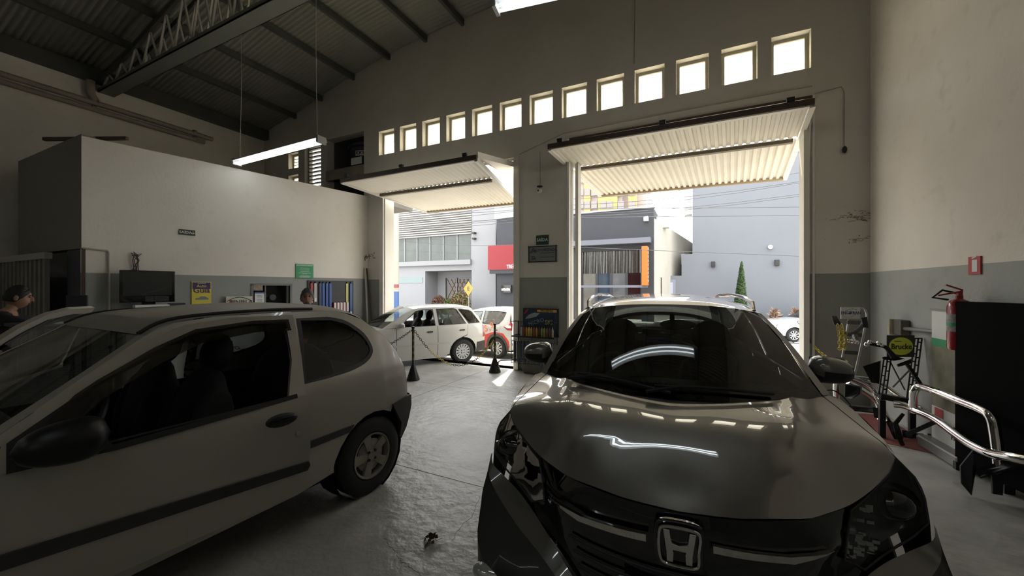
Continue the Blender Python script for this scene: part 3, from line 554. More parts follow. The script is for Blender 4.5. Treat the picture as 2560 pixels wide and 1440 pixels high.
class Car:
    def __init__(s, name, loc_, rz, label, zt, plan, body, glassm):
        s.o = empty(name, loc_, rz, label, 'car'); s.zt = zt; s.pl = plan; s.m = body; s.g = glassm
        s.zx = [a for a, _ in zt]; s.zw = [b for _, b in zt]; s.px = [a for a, _ in plan]; s.pf = [b for _, b in plan]
        zz = catmull(zt, 6); s.zx = [p[0] for p in zz]; s.zw = [p[1] for p in zz]; pp = catmull(plan, 6); s.px = [p[0] for p in pp]; s.pf = [p[1] for p in pp]
    def hw(s, x, z): return float(np.interp(z, s.zx, s.zw) * np.interp(x, s.px, s.pf))
    def side(s, name, poly, m=None, holes=(), off=0., step=.09, mirror=True, thick=0., parent=None, label=None, sgn=1):
        return patch(name, poly, lambda x, z: (x, -sgn * s.hw(x, z), z), m or s.m, parent or s.o, step, holes, mirror, off * sgn, thick, bound=.05, label=label)
    def topfn(s, st):
        """stations (xc, zc, xe, ze): centre line and edge; returns fn(u in 0..1, v in -1..1)"""
        P = np.array(catmull(st, 8)); n = len(P) - 1
        def f(u, v, p=2.4):
            a = min(max(u, 0), 1) * n; i = min(int(a), n - 1); q = P[i] + (P[i + 1] - P[i]) * (a - i); xc, zc, xe, ze = q; ye = s.hw(xe, ze); av = abs(v)
            return (xe + (xc - xe) * (1 - v * v), v * ye, ze + (zc - ze) * (1 - av ** p))
        return f
    def top(s, name, st, m=None, v0=-1, v1=1, nu=14, nv=20, off=0, p=2.4, u0=0., u1=1., label=None, parent=None):
        f = s.topfn(st); V = []; N = []
        for i in range(nu + 1):
            for j in range(nv + 1):
                u, v = u0 + (u1 - u0) * i / nu, v0 + (v1 - v0) * j / nv; e = 4e-3
                q = Vector(f(u, v, p)); uu0, uu1 = max(u - e, 0), min(u + e, 1); a = Vector(f(uu1, v, p)) - Vector(f(uu0, v, p)); b = Vector(f(u, v + e, p)) - Vector(f(u, v - e, p)); n = a.cross(b)
                n = n.normalized() if n.length > 1e-12 else Vector((0, 0, 1))
                if n.z < 0 and m is not None and False: n = -n
                V.append(q + n * off); N.append(n)
        F_ = [(i * (nv + 1) + j, (i + 1) * (nv + 1) + j, (i + 1) * (nv + 1) + j + 1, i * (nv + 1) + j + 1) for i in range(nu) for j in range(nv)]
        me = bpy.data.meshes.new(name); me.from_pydata(V, [], F_); me.update()
        for q in me.polygons: q.use_smooth = True
        me.normals_split_custom_set_from_vertices(N)
        return tag(link(name, me, m or s.m, parent or s.o), label)
    def wheel(s, x, w, r, rim, style='spokes', n=9, wid=.17, sides=(-1, 1), rimm=None):
        for sd_ in sides:
            rimm = rimm or M_rim
            Mx = Matrix.Translation((x, -sd_ * w, r)) @ Matrix.Rotation(0 if sd_ < 0 else PI, 4, 'Z')   # local -y... outward = +y after rotation
            b = MB(); b.lathe([(rim * .98, -wid), (rim + .02, -wid - .005), (r - .03, -wid), (r - .006, -wid + .02), (r, -wid + .05), (r, -.05), (r - .006, -.02), (r - .03, -.002), (rim + .05, .004), (rim + .01, 0), (rim * .99, -.015)], 40, Mx, 'y')
            t = b.build('wheel', M_tyre, s.o, smooth=True)
            b = MB(); b.lathe([(rim, -.01), (rim * .95, -.012), (rim * .90, -.04), (rim * .88, -.08), (.0, -.085)], 32, Mx, 'y'); b.build('rim_barrel', M_under if style != 'cap' else rimm, t, smooth=True)
            b = MB()
            if style == 'cap': b.lathe([(rim * .72, -.03), (rim * .5, -.018), (0, -.014)], 30, Mx, 'y')
            b.lathe([(rim, -.002), (rim, .002), (rim * .93, .0), (rim * .90, -.012)], 32, Mx, 'y'); b.lathe([(.0, -.005), (rim * .2, -.006), (rim * .26, -.02)], 20, Mx, 'y')
            for k in range(n):
                a = 2 * PI * k / n; ww = rim * (.10 if n > 7 else .17)
                c_, s_ = math.cos(a), math.sin(a)
                def P3(rad, tn, y): return Mx @ Vector((rad * c_ - tn * s_, y, rad * s_ + tn * c_))
                vs = [P3(rim * .18, -ww * .8, -.012), P3(rim * .18, ww * .8, -.012), P3(rim * .94, ww * 1.25, -.006), P3(rim * .94, -ww * 1.25, -.006), P3(rim * .18, -ww * .8, -.035), P3(rim * .18, ww * .8, -.035), P3(rim * .94, ww * 1.25, -.03), P3(rim * .94, -ww * 1.25, -.03)]
                b.add(vs, [(0, 1, 2, 3), (7, 6, 5, 4), (0, 4, 5, 1), (1, 5, 6, 2), (2, 6, 7, 3), (3, 7, 4, 0)])
            b.build('rim', rimm, t)
            b = MB()
            for k in range(4): a = PI / 4 + k * PI / 2; b.lathe([(0, .002), (.011, .002), (.011, -.01)], 8, Mx @ Matrix.Translation((rim * .15 * math.cos(a) * 1.6, -.004, rim * .15 * math.sin(a) * 1.6)), 'y')
            b.build('wheel_bolt', M_under, t, kind='stuff')
    def seat(s, x, y, z, m=None, head=True, tilt=.22, sc=1.):
        b = MB(); Mr = Matrix.Rotation(tilt, 3, 'Y')
        b.ell((x, y, z + .08), (.27, .25, .12)); 
        b.ell((x + .26, y, z + .38), (.12, .25 * sc, .36), Mr); b.ell((x + .25, y - .19, z + .34), (.12, .07, .28), Mr); b.ell((x + .25, y + .19, z + .34), (.12, .07, .28), Mr)
        o = b.build('seat', m or M_seat, s.o, smooth=True)
        if head: b = MB(); b.ell((x + .37, y, z + .80), (.07, .15, .13), Mr); b.tube([(x + .35, y - .05, z + .6), (x + .37, y - .05, z + .78)], .008, 6); b.tube([(x + .35, y + .05, z + .6), (x + .37, y + .05, z + .78)], .008, 6); b.build('headrest', m or M_seat, o, smooth=True)
    def steering(s, x, y, z):
        b = MB(); M3 = Matrix.Rotation(R(-62), 3, 'Y'); pts = [Vector((x, y, z)) + M3 @ Vector((.19 * math.cos(t), .19 * math.sin(t), 0)) for t in [2 * PI * k / 24 for k in range(24)]]; b.tube(pts, .015, 8, closed=True)
        for a in (0, PI / 2, PI): b.tube([(x, y, z), Vector((x, y, z)) + M3 @ Vector((.18 * math.cos(a + PI / 2 - PI / 2), .18 * math.sin(a), 0))], .016, 6)
        b.ell((x, y, z), (.05, .07, .06)); b.tube([(x, y, z), (x - .25, y, z - .12)], .03, 8); b.build('steering_wheel', M_trim, s.o, smooth=True)
    def tub(s, x0, x1, zb, zl, wsc=.93):
        """dark floor pan and inner side walls below the windows, with arches closed"""
        b = MB(); n = 10; L = [x0 + (x1 - x0) * i / n for i in range(n + 1)]
        V = []
        for x in L:
            for (sg, z) in ((-1, zl), (-1, zb), (1, zb), (1, zl)): V.append((x, sg * s.hw(x, max(z, .5)) * wsc, z))
        F_ = [(i * 4 + j, i * 4 + j + 1, i * 4 + j + 5, i * 4 + j + 4) for i in range(n) for j in range(3)] + [(0, 1, 2, 3), tuple(n * 4 + k for k in (3, 2, 1, 0))]
        b.add(V, F_); return b.build('floor_pan', M_under, s.o)
def arch(x, r, z, x0, x1, zs, n=12):
    """points of a lower edge that climbs over a wheel arch, from x0 to x1 at sill height zs"""
    a = math.asin(min(1, max(-1, (zs - z) / r))); pts = [(x0, zs)] if x0 < x - r else []
    for k in range(n + 1): t = PI - a - (PI - 2 * a) * k / n; pts.append((x + r * math.cos(t), z + r * math.sin(t)))
    if x1 > x + r: pts.append((x1, zs))
    return pts
def mirrorcap(o, c, r, m, m2, sg, nm='door_mirror'):
    """mirror housing: painted shell over a black lower half, arm"""
    me = empty(nm, (0, 0, 0)); me.parent = o
    b = MB(); V = []; n, k = 20, 12; c = Vector(c)
    for i in range(k + 1):
        u = i / k
        for j in range(n):
            t = 2 * PI * j / n; sc = (1 - abs(2 * u - 1) ** 3.2) ** .5; f = 1 - .28 * u; ct, st_ = math.cos(t), math.sin(t); ct = math.copysign(abs(ct) ** .75, ct); st_ = math.copysign(abs(st_) ** .75, st_); V.append(c + Vector((r[0] * sc * ct * (1 if ct < 0 else .45), sg * (-r[1] + 2 * r[1] * u), r[2] * sc * f * st_ - .012 * u)))
    F_ = [(i * n + j, i * n + (j + 1) % n, (i + 1) * n + (j + 1) % n, (i + 1) * n + j) for i in range(k) for j in range(n)]
    up = [f for f in F_ if sum(V[q].z for q in f) / 4 > c.z - r[2] * .22]; lo_ = [f for f in F_ if f not in up]
    for nm2, fs, mm in (('mirror_shell', up, m), ('mirror_base', lo_, m2)):
        b = MB(); b.add(V, fs); b.build(nm2, mm, me, smooth=True)
    return me
# ================================================================ GREY CROSSOVER (right foreground)
PG = paint('paint_grey', (.165, .160, .148), .45, .30, 1.95)
G_dark = glass('car_glass_dark', (.34, .36, .34), .95, 1.55)
zt = [(.22, .80), (.4, .865), (.6, .886), (.8, .886), (.95, .872), (1.04, .845), (1.08, .80), (1.30, .71), (1.47, .61), (1.60, .50)]
H = Car('crossover_car', (-.061, 1.44, 0), R(95.6), 'glossy grey crossover facing the camera, nearest car, with a chrome badge on its black grille', zt, [(-.1, .97), (1.0, 1), (3.2, 1), (3.9, .965), (4.3, .88)], PG, G_dark)
h = H.o
FP = [(0, .865, .02), (.2, .866, .04), (.385, .867, .11), (.48, .866, .18), (.572, .868, .26), (.66, .89, .34), (.72, .912, .40), (.79, .95, .47), (.82, .98, .52), (0, .76, 0), (.2, .76, .02), (.35, .77, .07), (.475, .78, .12), (.52, .72, .17), (.615, .68, .24), (.66, .65, .29), (.573, .60, .215), (.44, .55, .11), (.37, .5, .07), (0, .6, -.01), (0, .45, 0), (.3, .4, .05), (.75, .70, .34), (.80, .74, .37), (.872, .79, .41), (.86, .72, .40), (.877, .86, .45), (.868, .92, .49), (.74, .8, .37), (.66, .8, .31), (.60, .78, .25)]
ff = tps([(a, b) for a, b, c in FP] + [(-a, b) for a, b, c in FP if a], [c for a, b, c in FP] + [c for a, b, c in FP if a])
def FR(wv, z, o=0.): return (ff(wv, z) - o, wv, z)
TP = [(0, .02, .868), (.2, .045, .869), (.385, .11, .870), (.48, .18, .870), (.572, .26, .873), (.66, .34, .895), (.72, .40, .916), (.77, .45, .938), (.80, .485, .962), (.82, .52, .982), (.845, .7, 1.005), (.845, .9, 1.04), (.80, 1.05, 1.08), (0, .1, .892), (0, .25, .957), (0, .45, 1.024), (0, .56, 1.044), (0, .68, 1.060), (.40, .3, .966), (.45, .5, 1.024), (.5, .75, 1.064), (.56, .9, 1.082), (.62, .5, 1.004), (.70, .72, 1.036), (.70, 1.0, 1.080), (.3, .68, 1.062), (.25, .1, .892), (.25, .3, .972)]
tf = tps([(a, b) for a, b, c in TP] + [(-a, b) for a, b, c in TP if a], [c for a, b, c in TP] + [c for a, b, c in TP if a], 1.2e-3)
def HD(wv, x):
    wr = .385 + .2 * (x - .1) / .8; d = (abs(wv) - wr) / .03
    return (x, wv, tf(wv, x) + .007 * math.exp(-d * d) * min(1, max(0, (x - .1) / .15)))
front = [(0, .02), (.2, .045), (.385, .11), (.48, .18), (.572, .26), (.66, .34), (.72, .40), (.77, .45), (.80, .485), (.815, .515)]
gap = [(.812, .60), (.80, .75), (.775, .92), (.745, 1.05)]; cowl = [(.66, .99), (.5, .88), (.3, .77), (0, .70)]
half = [tuple(p) for p in catmull(front, 3)] + gap + [tuple(p) for p in catmull(cowl, 3)]
hood = [(-a, b) for a, b in half[::-1][:-1]] + half[:-1]
fix = lambda P: [P[i] for i in range(len(P)) if math.hypot(P[i][0] - P[i - 1][0], P[i][1] - P[i - 1][1]) > 1e-4]
patch('hood', fix(hood), HD, PG, h, .035, bound=.02)
b = MB(); cl = [HD(a_, b_ ) for a_, b_ in [tuple(p) for p in catmull([(-x, y) for x, y in front[::-1]][:-1] + front, 3)]]; b.add([Vector(p) + Vector((0, 0, 0)) for p in cl] + [Vector(p) + Vector((.03, 0, -.018)) for p in cl], [(i, i + 1, len(cl) + i + 1, len(cl) + i) for i in range(len(cl) - 1)]); b.build('hood_lip', M_trim, h, smooth=True)
Eg = [(.818, .52), (.845, .7), (.848, .9), (.83, 1.0), (.80, 1.05)]
def FE(sg): return lambda a_, b_: HD(a_ * sg, b_)
for sg in (1, -1): patch('fender_top', fix([(.821, .525), (.847, .7), (.849, .9), (.83, 1.02), (.76, 1.075), (.752, 1.05), (.781, .92), (.806, .75), (.817, .60)]), FE(sg), PG, h, .03, bound=.02)
SP = [(.52, .98, .82), (.7, 1.005, .846), (.9, 1.04, .848), (1.05, 1.08, .81), (.41, .79, .872), (.4, .6, .884), (.4, .4, .88), (.6, .8, .884), (.9, .8, .886), (1.25, .8, .886), (1.25, 1.04, .845), (1.1, .6, .886), (.7, .92, .874), (.45, .86, .877), (.49, .92, .868), (1.25, .3, .83), (.5, .3, .85)]
sf = tps([(a, b) for a, b, c in SP], [c for a, b, c in SP])
ar = [(x, z) for x, z in arch(.86, .36, .33, .0, 1.26, .30) if x > .42]
side_poly = [(.42, .79), (.45, .86), (.49, .92), (.523, .977), (.7, 1.003), (.9, 1.038), (1.04, 1.078), (1.13, 1.06), (1.13, .30)] + ar[::-1][1:] + [(.42, .5)]
for sg in (1, -1): patch('fender', fix([p for p in side_poly]), (lambda sg: lambda x, z: (x, sg * sf(x, z), z))(sg), PG, h, .05, bound=.04)
# grille, lamps, bumper
gpoly = [(-.572, .862), (-.385, .862), (-.2, .860), (0, .858), (.2, .860), (.385, .862), (.572, .862), (.525, .725), (.60, .66), (.573, .60), (.44, .55), (.37, .5), (.33, .40), (.33, .32), (-.33, .32), (-.33, .40), (-.37, .5), (-.44, .55), (-.573, .60), (-.60, .66), (-.525, .725)]
patch('grille', gpoly, lambda a_, b_: FR(a_, b_, -.012), M_gloss, h, .04)
for k in range(5): zz = .66 - k * .05; b = MB(); pts = [FR(t * (.40 - k * .02), zz, .002) for t in np.linspace(-1, 1, 15)]; b.tube(pts, .005, 6); b.build('grille_bar', M_trim, h, smooth=True)
for sg in (1, -1):
    patch('grille_trim', [(.105, .788), (.34, .769), (.478, .785), (.35, .748), (.105, .766)], (lambda sg: lambda a_, b_: FR(sg * a_, b_, .016))(sg), M_chrome, h, .03, thick=.02)
# badge
bz = .772; RQ = [(-.060, .0), (-.064, .045), (-.05, .062), (0, .066), (.05, .062), (.064, .045), (.066, .0), (.060, -.045), (.045, -.060), (0, -.063), (-.045, -.060), (-.060, -.045)]
bd = empty('badge', (0, 0, 0)); bd.parent = h
b = MB(); b.prism(catmull([(u * 1.25, v * 1.25) for u, v in RQ], 3, True), lambda u, v, hh: (hh - .35 * (v) * 0, u, bz + v), -.02, .03); b.build('badge_base', M_gloss, bd, bevel=.006)
b = MB(); b.tube([(-.030, u, bz + v) for u, v in [tuple(p) for p in catmull(RQ, 4, True)]], .0055, 8, closed=True); b.build('badge_ring', M_chrome, bd, smooth=True)
b = MB()
RQ = [(u * .88, v * .88) for u, v in RQ]
for sg in (1, -1): b.prism([(sg * .020, -.052), (sg * .040, -.052), (sg * .041, -.02), (sg * .052, .055), (sg * .031, .055), (sg * .024, .0), (sg * .018, -.02)], lambda u, v, hh: (hh, u, bz + v), -.034, -.022)
b.prism([(-.03, -.012), (.03, -.012), (.026, .012), (.0, .006), (-.026, .012)], lambda u, v, hh: (hh, u, bz + v), -.033, -.022); b.build('badge_letter', M_chrome, bd, bevel=.002)
# headlights: reflector housing behind a clear lens
lens = [(.815, .975), (.77, .938), (.70, .903), (.64, .878), (.578, .858), (.545, .80), (.528, .725), (.605, .672), (.70, .70), (.80, .745), (.862, .79), (.872, .86), (.862, .92)]
G_lens = glass('lens_glass', (.88, .88, .88), .9, 1.45)
M_lampd = mat('lamp_inner', (.16, .16, .165), .22, .85, var=.4, scale=14)
for sg in (1, -1):
    fl_ = (lambda sg: lambda a_, b_: FR(sg * a_, b_, .0))(sg); fb_ = (lambda sg: lambda a_, b_: FR(sg * a_, b_, -.05))(sg)
    hl_ = patch('headlight', lens, fl_, G_lens, h, .03)
    patch('lamp_housing', lens, fb_, M_lampd, hl_, .03)
    b = MB(); c = Vector(FR(sg * .76, .83, -.03)); b.ell(c, (.05, .075, .06)); b.build('projector', M_gloss, hl_, smooth=True); b = MB(); b.lathe([(.088, -.075), (.075, -.05), (.062, -.035)], 24, Matrix.Translation(Vector(FR(sg * .76, .83, .0)) + Vector((.10, 0, 0))) @ Matrix.Rotation(0, 4, 'X'), 'x'); b.build('reflector_bowl', M_chrome, hl_, smooth=True)
    b = MB(); rnd = random.Random(4)
    for k in range(34):
        u, v = rnd.uniform(.54, .68), rnd.uniform(.69, .86)
        if inpoly(u, v, lens): p = Vector(FR(sg * u, v, -.022)); b.box(p.x, p.x + .015, p.y - .008, p.y + .014, p.z - .004, p.z + .008, None)
    b.build('reflector_facet', mat('lamp_facet', (.55, .55, .55), .12, 1), hl_)
    b = MB(); b.tube([FR(sg * u, v, .001) for u, v in lens], .004, 6, closed=True); b.build('lamp_seal', M_trim, hl_, smooth=True)
Rows = [[(.874, .40, .79), (.864, .385, .74), (.80, .38, .69), (.70, .325, .655), (.60, .25, .615), (.50, .155, .58), (.44, .10, .55), (.40, .075, .52), (.37, .06, .49), (.34, .05, .40), (.34, .06, .30)],
        [(.886, .41, .77), (.885, .38, .70), (.85, .34, .66), (.765, .27, .615), (.655, .19, .57), (.54, .11, .54), (.47, .065, .51), (.43, .045, .48), (.41, .035, .45), (.40, .03, .38), (.40, .04, .28)],
        [(.888, .42, .60), (.880, .30, .56), (.862, .20, .52), (.82, .13, .47), (.74, .075, .44), (.62, .04, .42), (.54, .02, .40), (.50, .015, .38), (.48, .015, .36), (.46, .02, .32), (.46, .03, .26)],
        [(.885, .42, .36), (.875, .28, .34), (.855, .19, .32), (.81, .12, .30), (.73, .08, .28), (.62, .05, .27), (.56, .04, .26), (.52, .035, .25), (.5, .035, .25), (.49, .035, .24), (.48, .04, .23)]]
def loft(name, rows, m, sg, parent, nn=5, closeup=1):
    Rr = [catmull(r_, nn) for r_ in rows]; V = [(p[1], sg * p[0], p[2]) for r_ in Rr for p in r_]; k = len(Rr[0])
    b = MB(); b.add(V, [(i * k + j, i * k + j + 1, (i + 1) * k + j + 1, (i + 1) * k + j) for i in range(len(Rr) - 1) for j in range(k - 1)]); return b.build(name, m, parent, smooth=True)
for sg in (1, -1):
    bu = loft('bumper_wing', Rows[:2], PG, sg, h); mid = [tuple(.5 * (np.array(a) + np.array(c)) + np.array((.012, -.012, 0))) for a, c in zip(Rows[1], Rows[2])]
    bl = loft('bumper_corner', [Rows[1], mid, Rows[2], Rows[3]], mat('bumper_shade_grey', (.035, .034, .032), .40, .2, coat=.3), sg, h)  # same grey paint as the wing, darkened for shade below the crease
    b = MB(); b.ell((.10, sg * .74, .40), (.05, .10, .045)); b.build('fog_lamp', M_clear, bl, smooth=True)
b = MB(); b.box(-.03, -.015, -.20, .20, .49, .62); pl_ = b.build('number_plate', mat('plate_white', (.62, .64, .68), .4), h, bevel=.003); b = MB(); b.box(-.032, -.029, -.198, .198, .588, .618); b.build('plate_band', mat('plate_blue', (.02, .05, .22), .4), pl_)
# greenhouse
ws = [(.70, 1.078, 1.06, 1.083), (.96, 1.236, 1.247, 1.219), (1.22, 1.388, 1.433, 1.350), (1.48, 1.535, 1.62, 1.475)]
H.top('windshield', ws, G_dark, -.945, .945, 16, 30, off=-.004, label='tinted windshield mirroring the lamps')
for a_, c_ in ((-1, -.945), (.945, 1)): H.top('windshield_pillar', ws, PG, a_, c_, 16, 3)
H.top('windshield_band', ws, M_gloss, -.93, .93, 3, 24, off=-.009, u0=.0, u1=.09)
rf = [(1.48, 1.535, 1.62, 1.475), (1.75, 1.575, 1.85, 1.515), (2.4, 1.597, 2.4, 1.535), (3.1, 1.585, 3.1, 1.515), (3.75, 1.54, 3.75, 1.46)]
H.top('roof', rf, PG, -1, 1, 24, 24, p=2.6)
rg = [(3.75, 1.54, 3.75, 1.46), (4.0, 1.36, 3.98, 1.25), (4.18, 1.12, 4.12, 1.05)]
H.top('rear_window', rg, glass('car_glass_clear', (.55, .60, .57), .9), -.86, .86, 8, 12); 
for a_, c_ in ((-1, -.86), (.86, 1)): H.top('rear_pillar', rg, PG, a_, c_, 8, 3)
H.top('tailgate', [(4.18, 1.12, 4.12, 1.05), (4.25, .8, 4.17, .8), (4.26, .35, 4.18, .35)], PG, -1, 1, 8, 12)
H.side('front_door', [(1.14, .32), (1.14, 1.055), (1.28, 1.058), (1.50, 1.062), (2.21, 1.07), (2.21, .32)]); H.side('rear_door', [(2.22, .32), (2.22, 1.07), (3.12, 1.08), (3.05, .72), (2.88, .42), (2.85, .32)])
H.side('quarter_panel', [(3.13, 1.08), (4.12, 1.08), (4.17, .8), (4.18, .35)] + arch(3.47, .37, .33, 3.0, 3.9, .35)[::-1][:-1] + [(3.05, .68)])
H.side('door_frame', [(1.10, 1.085), (1.28, 1.24), (1.46, 1.37), (1.62, 1.475), (1.85, 1.515), (2.4, 1.535), (3.1, 1.515), (3.75, 1.46), (3.98, 1.25), (4.12, 1.05), (3.2, 1.08), (1.2, 1.06)], holes=[[(1.36, 1.085), (1.45, 1.22), (1.58, 1.36), (1.70, 1.435), (2.20, 1.475), (2.20, 1.09)], [(2.30, 1.09), (2.30, 1.475), (3.0, 1.46), (3.3, 1.40), (3.3, 1.15), (3.1, 1.10)]])
H.side('side_window', [(1.33, 1.08), (1.55, 1.36), (1.70, 1.44), (2.21, 1.48), (2.21, 1.085)], G_dark, off=-.006); H.side('rear_side_window', [(2.29, 1.085), (2.29, 1.48), (3.02, 1.465), (3.32, 1.41), (3.32, 1.14), (3.1, 1.09)], G_dark, off=-.006)
for sg in (1, -1):
    b = MB(); b.tube([(1.66, sg * .575, 1.49), (1.80, sg * .595, 1.54), (2.1, sg * .60, 1.572), (2.6, sg * .605, 1.585), (3.3, sg * .60, 1.57), (3.6, sg * .58, 1.53), (3.7, sg * .565, 1.49)], [.012, .016, .018, .018, .018, .016, .012], 8); b.build('roof_rail', M_chrome, h, smooth=True)
    mc = mirrorcap(h, (1.44, sg * .93, 1.155), (.10, .115, .092), PG, M_trim, sg); b = MB(); b.tube([(1.36, sg * .80, 1.06), (1.42, sg * .86, 1.10), (1.44, sg * .92, 1.11)], [.045, .035, .03], 10); b.build('mirror_arm', M_trim, mc, smooth=True)
    b = MB(); b.box(1.49, 1.495, min(sg * .84, sg * 1.02), max(sg * .84, sg * 1.02), 1.10, 1.22); b.build('mirror_glass', mat('mirror_silver', (.8, .8, .8), .02, 1), mc)
H.wheel(.86, .875, .335, .22, n=10); H.wheel(3.47, .875, .335, .22, n=10)
H.tub(1.15, 4.0, .25, 1.0)
b = MB(); b.box(.45, 1.1, -.6, .6, .35, .80); b.build('engine_block', M_under, h, bevel=.05)
b = MB(); b.prism([(.90, 1.03), (1.1, 1.06), (1.45, 1.02), (1.55, .92), (1.5, .7), (.9, .7)], lambda u, v, hh: (u, hh, v), -.68, .68); b.build('dashboard', M_trim, h, bevel=.02)
for y in (-.36, .36): H.seat(1.75, y, .45)
H.seat(2.85, 0, .36, sc=2.2, head=False); H.steering(1.50, .36, .98)
b = MB(); b.ell((1.40, -.07, 1.40), (.02, .115, .035)); b.box(1.38, 1.42, -.05, -.02, 1.40, 1.47); b.build('rear_view_mirror', M_trim, h, smooth=True)
# calibration bar with suction cups behind the glass
cb = MB(); cb.box(1.30, 1.34, -.06, .16, 1.325, 1.372); cbo = cb.build('camera_bar', M_satin, h, bevel=.004, label='black camera bar stuck behind the windshield')
b = MB(); b.box(1.285, 1.295, -.04, .14, 1.285, 1.318); b.build('purple_strip', mat('purple_film', (.04, .02, .35), .3), cbo)
for y in (-.055, .165): b = MB(); b.lathe([(0, 0), (.038, .002), (.03, .012), (.012, .018), (0, .02)], 16, Matrix.Translation((1.235, y, 1.325)) @ Matrix.Rotation(R(50), 4, 'Y')); b.build('suction_cup', M_clear, cbo, smooth=True)
# wipers and cowl
b = MB(); b.add([(.695 + .0 * 0, 0, 0)] * 0, []); cw = catmull([(-.745, 1.06), (-.66, 1.0), (-.5, .89), (-.3, .78), (0, .705), (.3, .78), (.5, .89), (.66, 1.0), (.745, 1.06)], 4)
V = [(p[1], p[0], tf(p[0], p[1]) - .002) for p in cw] + [(p[1] + .10, p[0] * .97, tf(p[0], p[1]) + .0) for p in cw]; n = len(cw); b = MB(); b.add(V, [(i, i + 1, n + i + 1, n + i) for i in range(n - 1)]); b.build('cowl_panel', M_trim, h, smooth=True)
wf_ = H.topfn(ws)
for a_, c_, u0_, u1_ in ((-.62, .10, .06, .10), (.0, .66, .05, .11)):
    pts = [Vector(wf_(u0_ + (u1_ - u0_) * t + .03 * math.sin(PI * t), a_ + (c_ - a_) * t)) + Vector((-.012, 0, .012)) for t in np.linspace(0, 1, 10)]; b = MB(); b.tube(pts, .009, 6); b.tube([pts[7], pts[9] + Vector((-.06, .04, -.02))], .011, 6); b.build('wiper', M_trim, h, smooth=True)
b = MB(); b.tube([(3.55, 0, 1.55), (3.60, 0, 1.78)], .005, 6); b.build('aerial', M_trim, h)
# ================================================================ SILVER HATCHBACK (left foreground)
PS = paint('paint_silver', (.44, .41, .36), .35, .36)
G_smoke = glass('car_glass_smoke', (.42, .47, .46), .9, 1.5)
ztp = [(.15, .74), (.3, .80), (.5, .842), (.7, .85), (.9, .835), (1.0, .81), (1.05, .79), (1.25, .72), (1.42, .635), (1.5, .585), (1.58, .48)]
P_ = Car('hatchback_car', (-3.183, 2.309, 0), R(87.5), 'dusty silver three door hatchback seen from the side with its door ajar, left foreground', ztp, [(-3.3, .86), (-2.9, .95), (-2.4, 1), (-.2, 1), (.2, .995), (.4, .97), (.62, .90)], PS, G_smoke)
p = P_.o
M_grit = mat('bumper_plastic', (.045, .043, .040), .6, var=.2, scale=8)
edge = [(.04, 1.388), (.128, 1.309), (.238, 1.208), (.314, 1.1), (.366, .974), (.388, .85), (.392, .69)]
arc = arch(0.0, .345, .315, -.60, .40, .30)
qg = [(-.505, 1.43), (-.575, 1.0), (-.40, 1.003), (-.195, 1.018), (-.05, 1.05), (.035, 1.10), (.058, 1.165), (.012, 1.275), (-.083, 1.362), (-.16, 1.40), (-.26, 1.425)]
qgs = [tuple(q_) for q_ in catmull(qg[2:], 3)] ; qg2 = [qg[0], qg[1]] + qgs
def inset(P, d):
    c = (sum(a for a, b in P) / len(P), sum(b for a, b in P) / len(P)); return [(a + (c[0] - a) * d / max(.05, math.hypot(a - c[0], b - c[1])), b + (c[1] - b) * d / max(.05, math.hypot(a - c[0], b - c[1]))) for a, b in P]
qpoly = [(-.60, .30), (-.60, .99), (-.60, 1.0), (-.56, 1.30), (-.53, 1.478), (-.30, 1.475), (-.12, 1.455)] + edge + [(.392, .69), (.30, .68), (.20, .665)] + [a for a in arc[::-1] if a[0] < .20]
P_.side('quarter_panel', fix(qpoly), holes=[qg2], step=.06)
P_.side('window_seal', inset(qg2, -.004), M_trim, holes=[inset(qg2, .028)], off=.003, step=.05)
P_.side('quarter_window', inset(qg2, .02), G_smoke, off=-.004)
P_.side('side_strip', [(-.59, .57), (-.59, .618), (-.20, .618), (-.235, .575)], M_grit, off=.012, thick=.014)
P_.side('sill', [(-2.05, .27), (-2.05, .37), (-.6, .37), (-.345, .36), (-.33, .30), (-.6, .26)], PS)
P_.side('bumper_side', [(.185, .665), (.39, .695), (.425, .69), (.43, .60), (.38, .42), (.33, .33), (.30, .36), (.30, .48), (.245, .56)], M_grit, off=.018, thick=.02)
rl = P_.side('roof_side', [(-1.98, .952), (-1.80, 1.075), (-1.66, 1.17), (-1.50, 1.29), (-1.33, 1.40), (-1.20, 1.455), (-1.0, 1.478), (-.53, 1.482), (-.53, 1.445), (-1.0, 1.455), (-1.20, 1.425), (-1.35, 1.36), (-1.52, 1.24), (-1.70, 1.115), (-1.86, .985)], PS, step=.03)
P_.side('front_fender', [(-3.15, .40), (-3.15, .66), (-2.8, .84), (-2.3, .90), (-1.98, .95), (-1.83, .93), (-1.83, .30)] + [a for a in arch(-2.48, .345, .315, -3.1, -1.84, .30)[::-1]][1:], PS)
hs = [(-3.25, .68, -3.15, .66), (-2.9, .86, -2.8, .84), (-2.4, .93, -2.3, .90), (-2.12, .98, -1.98, .955)]
wsp = [(-2.12, .98, -1.98, .955), (-1.78, 1.205, -1.66, 1.172), (-1.42, 1.425, -1.33, 1.40)]
rfp = [(-1.42, 1.425, -1.33, 1.40), (-1.22, 1.50, -1.15, 1.468), (-.6, 1.535, -.6, 1.482), (-.1, 1.51, -.12, 1.455), (.13, 1.46, .04, 1.388)]
rgp = [(.13, 1.46, .04, 1.388), (.34, 1.27, .238, 1.208), (.46, 1.09, .314, 1.1), (.52, .96, .366, .974)]
tgp = [(.52, .96, .366, .974), (.56, .85, .388, .85), (.565, .69, .392, .69)]
P_.top('hood', hs, PS); P_.top('windshield', wsp, G_dark, -.93, .93); 
for a_, c_ in ((-1, -.93), (.93, 1)): P_.top('windshield_pillar', wsp, PS, a_, c_, 12, 3)
